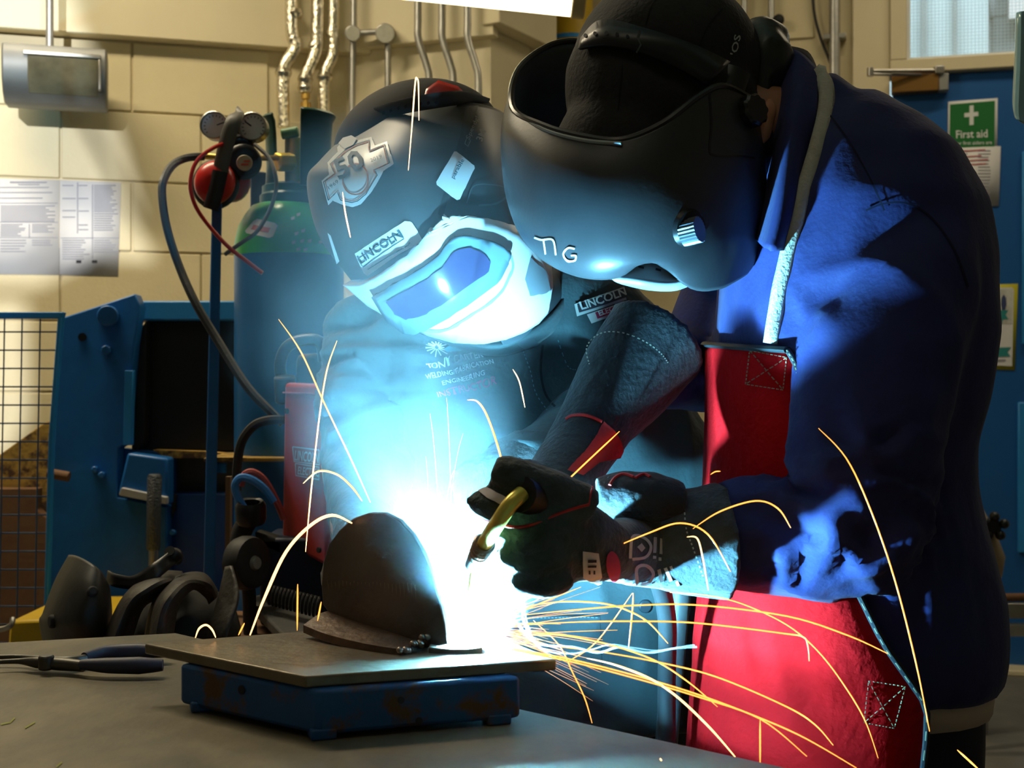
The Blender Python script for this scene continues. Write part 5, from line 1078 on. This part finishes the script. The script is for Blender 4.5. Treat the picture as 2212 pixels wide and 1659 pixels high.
mb = MB(); mb.tube(catmull([hG2(x, y)[0] + V((0, -.002, 0)) for x, y in ((1222, 905), (1234, 898), (1257, 896), (1279, 901), (1300, 911))], 5), .0018, 6); mb.build('red_piping', RPI, g2)
f = Flat(); pth = lerp_path([(1276, 790), (1272, 752), (1300, 724), (1345, 722), (1395, 742), (1425, 765), (1440, 785)], 10)
for i in range(0, len(pth) - 1, 2): f.stroke([pth[i], pth[i + 1]], 2.6)
f.drop('cuff_stitching', hG2, mat('cuff_thread2', (.50, .47, .36), .7), g2, off=.003)

DSH = .075
# ---- hood, cap, headband
HD = mat('black_cap_cloth', (.014, .013, .014), .85, var=.25, vs=40, bump=.3, bs=200)
h_ = MB(); h_.ell(P(1440, 145, 1.535), (.106, .115, .098), 30, 18, Matrix.Rotation(math.radians(8), 3, 'Y'))
h_.ell(P(1375, 235, 1.50), (.075, .085, .105), 24, 14, Matrix.Rotation(math.radians(-20), 3, 'Y')); h_.ell(P(1470, 240, 1.50), (.085, .085, .085), 24, 14); h_.ell(P(1350, 390, 1.48), (.085, .075, .11), 24, 14); h_.ell(P(1510, 340, 1.50), (.085, .07, .09), 24, 14)
hk, hn = fused(h_, .007, 6); wrinkle(hk, hn, .002, (16, 16, 16)); hdo = hk.build('cap', HD, RP, 180); hhd = bhit(bvh(hk), 1.45)
sm = mat('cap_seam', (.005, .005, .005), .9)
for pth in ([(1395, 55), (1405, 20), (1425, -10)], [(1510, 100), (1530, 55), (1560, 20)], [(1335, 240), (1340, 190), (1345, 140)]): Flat().stroke(lerp_path(pth, 6), 2.5).drop('cap_seam', hhd, sm, hdo, off=.001)
Flat().text("'OS", 1588, 122, 14, -78, bold=.02, width=44).drop('cap_lettering', hhd, mat('cap_print', (.5, .5, .48), .7), hdo, off=.002)
bandm = MB(); bt = [(1256, 88), (1300, 50), (1386, 66), (1487, 98), (1572, 140)]; bo = [(1250, 112), (1300, 104), (1369, 115), (1462, 153), (1525, 190)]
T_, B_ = lerp_path(bt, 6), lerp_path(bo, 6)
bandm.grid([[hhd(x, y)[0] + V((0, -.010, 0)) for x, y in ln] for ln in (T_, [((a[0] + b[0]) / 2, (a[1] + b[1]) / 2) for a, b in zip(T_, B_)], B_)])
bdo = bandm.build('headband', M['black'], hdo, 180, solid=.004); hbd = bhit(bvh(bandm), 1.4)
f = Flat()
for x, y in ((1268, 80), (1288, 76), (1312, 75), (1334, 78), (1356, 82)): f.poly([(x + 4 * math.cos(a * .785), y + 4.5 * math.sin(a * .785)) for a in range(8)])
f.drop('adjustment_hole', hbd, M['inkd'], bdo, off=.0028)
Flat().stroke([(1384, 68), (1378, 84), (1384, 100), (1374, 116)], 4).drop('band_overlap', hbd, mat('band_edge', (.004, .004, .004), .5), bdo, off=.003)
lh = MB(); lh.ell(P(1640, 150, 1.55), (.035, .06, .055), 20, 12); lh.ell(P(1655, 110, 1.56), (.022, .05, .03), 16, 10); lh.ell(P(1625, 200, 1.53), (.025, .04, .04), 16, 10)
lk, ln_ = fused(lh, .005, 4); wrinkle(lk, ln_, .006, (26, 20, 20), .9, 2.2); lk.build('leather_hood_flap', mat('green_black_leather', (.020, .026, .022), .4, var=.3, vs=20, bump=.3), RP, 180)
# ---- helmet shell
RH = mat('black_helmet_shell', (.034, .036, .040), .40, var=.1, vs=30, bump=.04, bs=200)
rg_ = [[(1330, 130, 1.66), (1262, 92, 1.64), (1190, 97, 1.61), (1120, 150, 1.555), (1107, 232, 1.49), (1175, 272, 1.425), (1260, 295, 1.385), (1345, 302, 1.362), (1430, 268, 1.36), (1510, 208, 1.375), (1560, 186, 1.395), (1612, 208, 1.425), (1640, 235, 1.455)],
       [(1330, 230, 1.66), (1262, 240, 1.64), (1190, 250, 1.61), (1110, 250, 1.56), (1090, 275, 1.49), (1160, 330, 1.415), (1250, 352, 1.372), (1340, 362, 1.352), (1430, 345, 1.35), (1510, 305, 1.365), (1575, 290, 1.39), (1625, 300, 1.42), (1651, 310, 1.455)],
       [(1330, 330, 1.66), (1262, 350, 1.64), (1190, 360, 1.61), (1112, 350, 1.56), (1088, 345, 1.49), (1155, 400, 1.41), (1245, 425, 1.365), (1335, 435, 1.347), (1425, 430, 1.346), (1510, 405, 1.362), (1580, 395, 1.388), (1630, 395, 1.42), (1652, 400, 1.455)],
       [(1330, 420, 1.65), (1262, 440, 1.63), (1195, 455, 1.60), (1122, 440, 1.55), (1099, 430, 1.485), (1165, 480, 1.408), (1250, 505, 1.366), (1338, 512, 1.35), (1422, 505, 1.35), (1505, 490, 1.366), (1575, 485, 1.39), (1625, 480, 1.42), (1648, 485, 1.452)],
       [(1330, 490, 1.64), (1270, 510, 1.62), (1210, 525, 1.59), (1150, 515, 1.54), (1126, 505, 1.48), (1190, 548, 1.412), (1262, 568, 1.374), (1335, 570, 1.36), (1412, 560, 1.36), (1495, 562, 1.375), (1565, 560, 1.395), (1612, 550, 1.422), (1636, 550, 1.45)],
       [(1335, 540, 1.62), (1285, 555, 1.60), (1235, 565, 1.57), (1190, 562, 1.53), (1165, 553, 1.485), (1215, 583, 1.425), (1275, 600, 1.39), (1338, 596, 1.378), (1405, 560, 1.372), (1490, 622, 1.388), (1548, 625, 1.40), (1590, 605, 1.422), (1612, 590, 1.445)]]
mb = MB(); mb.grid(smooth_grid(pxg(rg_), 5, 5)); hmR = mb.build('welding_helmet', RH, RP, 180, solid=.004); hM = bhit(bvh(mb), 1.4)
RX = rg_[0]; rim = catmull([P(*q) for q in RX], 6); m2 = MB(); m2.tube(rim, .0038, 8); m2.build('rim', mat('black_rim', (.012, .012, .013), .3), hmR)
m2 = MB(); m2.tube(catmull([P(1108, 241, 1.484), P(1175, 280, 1.419), P(1260, 303, 1.379), P(1343, 310, 1.356)], 6), .0022, 8); m2.build('rim_highlight', mat('pale_rim_highlight', (.30, .33, .34), .2, spec=.9), hmR)  # arc-lit edge of the rim put in as a pale bead
m2 = MB(); m2.grid(smooth_grid(pxg([[(1318, 588, 1.40), (1380, 560, 1.395), (1440, 556, 1.40), (1500, 566, 1.41)], [(1318, 598, 1.385), (1385, 596, 1.375), (1450, 597, 1.385), (1502, 575, 1.405)], [(1330, 606, 1.385), (1395, 613, 1.372), (1460, 612, 1.382), (1508, 588, 1.40)], [(1345, 612, 1.40), (1400, 624, 1.392), (1460, 625, 1.40), (1510, 605, 1.412)]]), 6, 5)); m2.build('chin_liner', mat('grey_chin_liner', (.30, .34, .37), .35, var=.06), hmR, 180, solid=.003)
f = Flat()
for x, y in ((1380, 578), (1415, 583), (1450, 594)): f.poly([(x, y), (x + 11, y + 3), (x + 10, y + 8), (x - 1, y + 5)])
cl_h = bhit(bvh(m2), 1.38); f.drop('liner_clip', cl_h, M['inkd'], hmR, off=.003)
# shade knob in its recess, pivot knob
p, n_ = hM(1486, 492)
m2 = MB(); m2.lathe([(.001, .006), (.017, .006), (.0195, .001), (.021, -.002)], p, n_, 24); m2.build('knob_recess', mat('black_recess2', (.008, .008, .009), .35), hmR)
p2 = hM(1484, 498)[0]; ax_ = V((.8, -.55, .15)).normalized(); m2 = MB(); k_ = 24; prof = []
rings = []
for hgt in (-.009, .009): rings.append([p2 + n_ * .008 + ax_ * hgt + (ax_.orthogonal().normalized() * math.cos(2 * math.pi * j / 48) + ax_.cross(ax_.orthogonal().normalized()) * math.sin(2 * math.pi * j / 48)) * (.0135 if j % 2 else .0122) for j in range(48)])
m2.loft(rings); m2.build('shade_knob', mat('grey_knob', (.10, .12, .14), .25, spec=.8), hmR, 30)
p, n_ = hM(1612, 245); axk = V((.55, -.8, .12)).normalized(); m2 = MB(); rings = []
oq = axk.orthogonal().normalized(); ow = axk.cross(oq)
for hgt, rr_ in ((-.008, .017), (.014, .0175), (.017, .015), (.017, .008)): rings.append([p + axk * hgt + (oq * math.cos(2 * math.pi * j / 36) + ow * math.sin(2 * math.pi * j / 36)) * (rr_ * (1 if (j // 2) % 2 else .9)) for j in range(36)])
m2.loft(rings); m2.build('pivot_knob', M['black'], hmR, 35)
m2 = MB(); m2.tube([P(1575, 195, 1.43), P(1590, 150, 1.44)], [(.016, .006)] * 2, 8); m2.build('pivot_arm', M['black'], hmR)
pm = mat('white_marker', (.60, .66, .66), .6)
f = Flat(); f.stroke(lerp_path([(1160, 511), (1175, 516), (1200, 517), (1206, 548)], 5), 4).stroke([(1180, 518), (1184, 546)], 4).stroke(lerp_path([(1246, 536), (1232, 534), (1222, 546), (1230, 560), (1246, 560), (1248, 550), (1238, 550)], 4), 4)
f.drop('tig_lettering', hM, pm, hmR, off=.0034)
Flat().stroke(lerp_path([(1530, 205), (1534, 270), (1530, 320), (1540, 336), (1600, 338), (1625, 342)], 8), 4).drop('moulded_line', hM, mat('shell_moulding', (.012, .012, .02), .25), hmR, off=.0026)

DSH = 0.0
# ================================================================ torch held in the near glove
tor = thing('welding_torch', 'welding torch with a curved brass neck held in the suede glove', 'torch', P(1040, 1205, 1.225))
m2 = MB(); m2.tube(catmull([P(1128, 1066, 1.118), P(1104, 1088, 1.110), P(1080, 1122, 1.116), P(1056, 1160, 1.138), P(1044, 1180, 1.150)], 5), 17.5 * 1.13 / F, 16); m2.build('brass_neck', mat('polished_brass', (.85, .66, .12), .32, .5, var=.1), tor)
a_, b2 = P(1047, 1172, 1.146), P(1020, 1222, 1.178); m2 = MB()
for k in range(5): q = a_.lerp(b2, k * .14); q2 = a_.lerp(b2, k * .14 + .1); m2.tube([q, q.lerp(q2, .5), q2], [.0088 - k * .0004, .0104 - k * .0005, .0088 - k * .0004], 18)
m2.tube([a_.lerp(b2, .02), a_.lerp(b2, .68)], .0082, 16); m2.build('insulator_rings', mat('worn_copper', (.45, .33, .24), .35, .8), tor)
m2 = MB(); m2.tube([a_.lerp(b2, .62), b2], [.008, .0068], 18); m2.build('gas_nozzle', M['steel'], tor)
m2 = MB(); m2.tube([b2, b2.lerp(ARC, .45)], .0012, 8); m2.build('filler_wire', M['brass'], tor)
m2 = MB(); m2.tube(catmull([P(1126, 1068, 1.120), P(1180, 1085, 1.150), P(1240, 1120, 1.172), P(1300, 1155, 1.198)], 5), .016, 14); m2.build('handle', M['black'], tor)
m2 = MB(); m2.tube(catmull([P(1300, 1155, 1.198), P(1365, 1190, 1.29), P(1410, 1230, 1.34), P(1440, 1330, 1.38), P(1440, 1500, 1.42), P(1440, 1900, 1.42), P(1440, 2700, 1.50)], 6), .010, 10); m2.build('cable', M['rubber'], tor)
# grey post standing between the two people
m2 = MB(); q = P(1470, 1250, 1.64); m2.cyl(q, V((P(1400, 1660, 1.60).x - .03, 1.60, 0)), .0145, 16); pst = m2.build('bench_post', mat('dull_grey_metal', (.09, .10, .10), .5, .3), label='slanting grey metal post between the two people', cat='post')
# ================================================================ arc, sparks, smoke
a = MB(); a.tube([P(972, 1300, 1.218), P(984, 1340, 1.212), P(1000, 1368, 1.205), P(1012, 1380, 1.203)], [.004, .009, .010, .004], 14)
ak, an = fused(a, .002, 4); ak.build('welding_arc', emis('arc_plasma', (.62, .90, 1.0), 14.0), None, 180, label='blinding white welding arc at the foot of the domed plate', cat='arc')
SPK = [emis('spark_white', (1.0, .52, .20), 3.6), emis('spark_orange', (1.0, .36, .06), 2.4), emis('spark_dim', (1.0, .42, .16), 1.0)]
nsp = 0
def spark(pts, w, m, d0, d1, label=None, group='flying sparks'):
    if pts[-1][0] > 1450: d0, d1 = min(d0, 1.19), min(d1, 1.14)
    n_ = len(pts); path = catmull([P(x, y, d0 + (d1 - d0) * i / (n_ - 1)) for i, (x, y) in enumerate(pts)], 6); k = len(path)
    rs = [w / F * path[i].y * .42 * (.35 + .65 * min(1, 4 * i / k, 4 * (k - 1 - i) / k + .15)) for i in range(k)]
    mb = MB(); mb.tube(path, rs, 6); o = mb.build('spark', SPK[m], label=label or 'fine glowing orange spark in the fan streaming from the arc', cat='spark', group=group)
    return o
big = [
 ([(540, 1372), (572, 1290), (618, 1192), (672, 1134), (718, 1113), (760, 1130)], 8, 0, 1.16, 1.27, 'thickest arching spark to the left of the domed plate'),
 ([(422, 1378), (430, 1358), (445, 1350), (458, 1360), (466, 1377)], 5, 0, 1.24, 1.25, 'small hooked spark bouncing at the corner of the steel plate'),
 ([(515, 1372), (528, 1346)], 4, 1, 1.24, 1.24, 'tiny straight spark between the hooked spark and the thick arch'),
 ([(642, 1362), (643, 1262)], 4, 1, 1.22, 1.22, 'straight upright spark at the left end of the base strip'),
 ([(686, 1341), (694, 1300)], 4, 1, 1.24, 1.24, 'short tilted spark touching the top of the base strip'),
 ([(602, 690), (650, 760), (700, 870), (755, 985), (800, 1085)], 4, 1, 1.5, 1.3, 'long spark falling across the red welder from upper left'),
 ([(728, 736), (706, 800), (690, 900), (672, 1060), (660, 1192)], 4, 1, 1.45, 1.4, 'long near-vertical spark in front of the red welder'),
 ([(655, 1044), (688, 1018), (728, 1025), (760, 1052), (782, 1082)], 5, 1, 1.35, 1.28, 'hooked spark in front of the welder nameplate'),
 ([(882, 368), (890, 270), (897, 178), (901, 170), (904, 185), (905, 260)], 4, 0, 1.48, 1.48, 'hairpin spark over the top of the white-fronted helmet'),
 ([(740, 415), (746, 460), (757, 513)], 4, 0, 1.48, 1.48, 'short spark below the anniversary sticker'),
 ([(1010, 864), (1032, 868), (1055, 905), (1085, 1000), (1112, 1145), (1130, 1285)], 5, 1, 1.42, 1.2, 'long spark falling past the brass torch neck'),
 ([(1108, 798), (1122, 825), (1134, 880)], 3, 0, 1.45, 1.42, 'small spark under the chin of the white-fronted helmet'),
 ([(1208, 1055), (1262, 1003), (1338, 932)], 4, 1, 1.24, 1.4, 'spark crossing the red cuff panel'),
 ([(1078, 1180), (1130, 1130), (1160, 1108), (1190, 1103)], 4, 1, 1.21, 1.21, 'curved spark crossing the brass torch neck'),
 ([(1240, 1046), (1235, 1052), (1160, 1115), (1080, 1190)], 4, 1, 1.23, 1.2, 'straight spark running over the thumb of the suede glove'),
 ([(1127, 1329), (1236, 1318), (1366, 1308), (1507, 1307), (1700, 1331), (1830, 1372), (1918, 1412)], 4, 1, 1.2, 1.22, 'longest flat spark ending on the apron edge'),
 ([(1100, 1352), (1236, 1344), (1371, 1342), (1507, 1346), (1690, 1368), (1735, 1376), (1745, 1395), (1748, 1428)], 4, 1, 1.2, 1.2, 'flat spark hooking down on the red apron'),
 ([(1127, 1311), (1208, 1300), (1290, 1302), (1344, 1314), (1398, 1342), (1443, 1390)], 4, 1, 1.2, 1.2, 'arching spark below the printed cuff'),
 ([(1100, 1368), (1208, 1372), (1290, 1386), (1358, 1405), (1425, 1432), (1493, 1478), (1550, 1527)], 4, 1, 1.2, 1.15, 'spark ending just inside the apron edge'),
 ([(1100, 1386), (1290, 1407), (1453, 1437), (1561, 1467), (1700, 1527), (1760, 1565), (1800, 1610)], 4, 1, 1.2, 1.12, 'long spark crossing the middle of the red apron'),
 ([(1268, 1422), (1331, 1437), (1406, 1467), (1466, 1508), (1534, 1573), (1588, 1635)], 6, 0, 1.16, 1.08, 'thick bright spark falling onto the table edge'),
 ([(1020, 1385), (1100, 1399), (1236, 1425), (1371, 1459), (1507, 1500), (1642, 1551), (1740, 1595), (1850, 1659)], 4, 1, 1.2, 1.06, 'long low spark leaving at the bottom of the apron'),
 ([(1020, 1388), (1100, 1402), (1236, 1430), (1371, 1465), (1507, 1505), (1642, 1553), (1743, 1634)], 4, 1, 1.2, 1.07, 'long low spark just under the one leaving at the bottom'),
 ([(1642, 1554), (1642, 1650)], 4, 1, 1.08, 1.08, 'straight upright spark low on the red apron'),
 ([(1447, 1280), (1520, 1285), (1602, 1304), (1700, 1350), (1770, 1410), (1830, 1490), (1870, 1560), (1897, 1638)], 3, 1, 1.22, 1.18, 'spark curving down the apron past the lower box stitching'),
 ([(1368, 1281), (1366, 1320), (1358, 1399)], 4, 1, 1.22, 1.2, 'upright spark dropping from the printed cuff'),
 ([(1366, 1281), (1290, 1385), (1225, 1430)], 3, 1, 1.22, 1.18, 'diagonal spark dropping from the cuff to the plate corner'),
 ([(1152, 1340), (1208, 1394), (1236, 1451), (1263, 1508), (1279, 1562)], 3, 1, 1.19, 1.13, 'spark curling down past the plate corner'),
 ([(1497, 1142), (1555, 1105), (1632, 1082), (1680, 1098), (1708, 1140)], 4, 1, 1.27, 1.28, 'arching spark on the blue forearm'),
 ([(1484, 1160), (1506, 1163), (1518, 1205), (1530, 1275)], 4, 0, 1.26, 1.24, 'hooked spark at the stitched end of the cuff'),
 ([(1310, 1190), (1400, 1152), (1470, 1130), (1530, 1155), (1578, 1235)], 4, 1, 1.24, 1.26, 'arching spark over the printed cuff'),
 ([(1768, 925), (1828, 990), (1880, 1100), (1932, 1250), (1978, 1430), (2008, 1580)], 4, 1, 1.26, 1.3, 'long spark sliding down the blue coat'),
 ([(2068, 1620), (2112, 1660)], 5, 1, 1.2, 1.2, 'spark at the bottom right corner'),
 ([(1255, 1268), (1150, 1310), (1090, 1335)], 3, 1, 1.24, 1.2, 'short spark under the glove label'),
 ([(1100, 1290), (1220, 1225), (1354, 1125)], 3, 1, 1.21, 1.25, 'straight spark rising across the glove label'),
 ([(1060, 1330), (1180, 1240), (1310, 1115)], 2.5, 1, 1.21, 1.25, 'straight spark rising past the wrist crease'),
 ([(1535, 1025), (1545, 1019), (1556, 1018)], 3, 1, 1.35, 1.35, 'tiny spark on the apron bib'),
 ([(1426, 1642), (1429, 1640)], 8, 0, 1.02, 1.02, 'single glowing grain on the table near the front'),
]
for pts, w, m, d0, d1, lab in big: spark(pts, w, m, d0, d1, lab, 'sparks that can be told apart')
rnd = random.Random(11)
for i in range(60):
    an_ = math.radians(rnd.uniform(-38, 22)); l_ = rnd.uniform(120, 330) * (1.0 if i % 3 else .6); sx, sy = 1004 + rnd.uniform(0, 25), 1368 + rnd.uniform(-12, 12); pts = []
    sag = rnd.uniform(6, 46)
    for k in range(4): u_ = .08 + k / 3 * .92; pts.append((sx + l_ * u_ * math.cos(an_), sy + l_ * u_ * math.sin(an_) + sag * u_ * u_))
    spark(pts, rnd.choice((1.0, 1.3, 1.7)), rnd.choice((1, 2, 2)), 1.205, 1.205 - rnd.uniform(-.04, .03))
for i in range(10):
    an_ = math.radians(rnd.uniform(-125, -62)); l_ = rnd.uniform(150, 420); sx, sy = 960 + rnd.uniform(-40, 30), 1180 + rnd.uniform(-90, 60); pts = []
    for k in range(4): u_ = k / 3; pts.append((sx + l_ * u_ * math.cos(an_) * .5, sy + l_ * u_ * math.sin(an_) * (1 - .35 * u_)))
    spark(pts, rnd.choice((1.0, 1.3)), rnd.choice((0, 2)), 1.26, 1.38, 'fine pale spark rising in the smoke above the domed plate', 'sparks rising above the plate')
# smoke plume lit by the arc, thickened near it to stand in for bloom
s = MB()
s.tube([P(1000, 1370, 1.24), P(985, 1300, 1.26), P(940, 1180, 1.30), P(890, 1000, 1.38), P(850, 820, 1.44), P(840, 650, 1.47), P(860, 480, 1.48), P(890, 330, 1.50)], [.05, .10, .155, .195, .215, .215, .19, .14], 20)
sk, sn = fused(s, .015, 6); 
vm = bpy.data.materials.new('welding_smoke'); vm.use_nodes = True; nt = vm.node_tree; n = nt.nodes; L = nt.links; n.clear()
out = n.new('ShaderNodeOutputMaterial'); vs_ = n.new('ShaderNodeVolumeScatter'); vs_.inputs['Color'].default_value = (.86, .97, 1.0, 1); vs_.inputs['Anisotropy'].default_value = 0.0
tc = n.new('ShaderNodeTexCoord'); nz = n.new('ShaderNodeTexNoise'); nz.inputs['Scale'].default_value = 9; nz.inputs['Detail'].default_value = 3
L.new(tc.outputs['Object'], nz.inputs['Vector'])
r1 = n.new('ShaderNodeMapRange'); r1.inputs['From Min'].default_value = .35; r1.inputs['From Max'].default_value = .7; r1.inputs['To Min'].default_value = .25; r1.inputs['To Max'].default_value = 1.0
L.new(nz.outputs['Fac'], r1.inputs['Value'])
dist = n.new('ShaderNodeVectorMath'); dist.operation = 'DISTANCE'; geo = n.new('ShaderNodeNewGeometry'); L.new(geo.outputs['Position'], dist.inputs[0]); dist.inputs[1].default_value = ARC
r2 = n.new('ShaderNodeMapRange'); r2.inputs['From Min'].default_value = .03; r2.inputs['From Max'].default_value = .30; r2.inputs['To Min'].default_value = 3.2; r2.inputs['To Max'].default_value = 0.75; L.new(dist.outputs['Value'], r2.inputs['Value'])
def mrange(v, a0, a1, b0, b1, smooth=False):
    r = n.new('ShaderNodeMapRange'); r.interpolation_type = 'SMOOTHSTEP' if smooth else 'LINEAR'
    for k, x in zip(('From Min', 'From Max', 'To Min', 'To Max'), (a0, a1, b0, b1)): r.inputs[k].default_value = x
    L.new(v, r.inputs['Value']); return r.outputs[0]
def mth(op, a0, b0):
    q = n.new('ShaderNodeMath'); q.operation = op
    for k, x in enumerate((a0, b0)):
        if isinstance(x, (int, float)): q.inputs[k].default_value = x
        else: L.new(x, q.inputs[k])
    return q.outputs[0]
spz = n.new('ShaderNodeSeparateXYZ'); L.new(geo.outputs['Position'], spz.inputs[0])      # plume thins out away from its leaning axis
zz = spz.outputs['Z']; dx = mth('SUBTRACT', spz.outputs['X'], mrange(zz, .82, 1.06, -.05, -.14)); dy = mth('SUBTRACT', spz.outputs['Y'], mrange(zz, .82, 1.12, 1.235, 1.47))
rr_ = mth('SQRT', mth('ADD', mth('MULTIPLY', dx, dx), mth('MULTIPLY', dy, dy)), 0.0)
fall = mrange(mth('DIVIDE', rr_, mrange(zz, .82, 1.10, .10, .195)), .15, 1.0, 2.0, 0.0, True)
mu0 = mth('MULTIPLY', r2.outputs[0], r1.outputs[0]); mu1 = mth('MULTIPLY', mu0, fall)
mu = type('o', (), {'outputs': [mth('MULTIPLY', mu1, mrange(zz, 1.22, 1.36, 1.0, 0.0))]})
L.new(mu.outputs[0], vs_.inputs['Density']); L.new(vs_.outputs[0], out.inputs['Volume'])
so = sk.build('welding_smoke', vm, None, 180, label='pale blue welding smoke rising from the arc past the jacket', cat='smoke', kind='stuff')
scn.cycles.volume_step_rate = 2.0; scn.cycles.volume_max_steps = 128
scn.cycles.max_bounces = 6; scn.cycles.diffuse_bounces = 3; scn.cycles.glossy_bounces = 3; scn.cycles.transparent_max_bounces = 8

# thin curls of smoke drifting under the cuff towards the apron
wm_ = glass('smoke_curl', (.75, .85, .9), .28, .9)
for i, pts in enumerate(([(1100, 1345), (1128, 1310), (1140, 1350), (1165, 1400), (1230, 1412), (1275, 1404), (1320, 1392), (1365, 1398), (1420, 1405), (1480, 1396), (1500, 1393)], [(1090, 1320), (1122, 1300), (1132, 1345), (1155, 1385), (1190, 1420), (1205, 1440)], [(1120, 1350), (1160, 1390), (1240, 1398), (1290, 1410), (1340, 1398), (1400, 1410), (1460, 1400), (1505, 1398)])):
    mb = MB(); mb.tube(catmull([P(x, y, 1.23 + .008 * i) for x, y in pts], 6), (.0006 + .0003 * i, .0022), 6)
    mb.build('smoke_curl', wm_, label=('longest thin curl of pale smoke reaching the apron', 'short pale curl of smoke dropping past the plate corner', 'lower thin curl of pale smoke above the plate corner')[i], cat='smoke', group='thin curls of smoke')
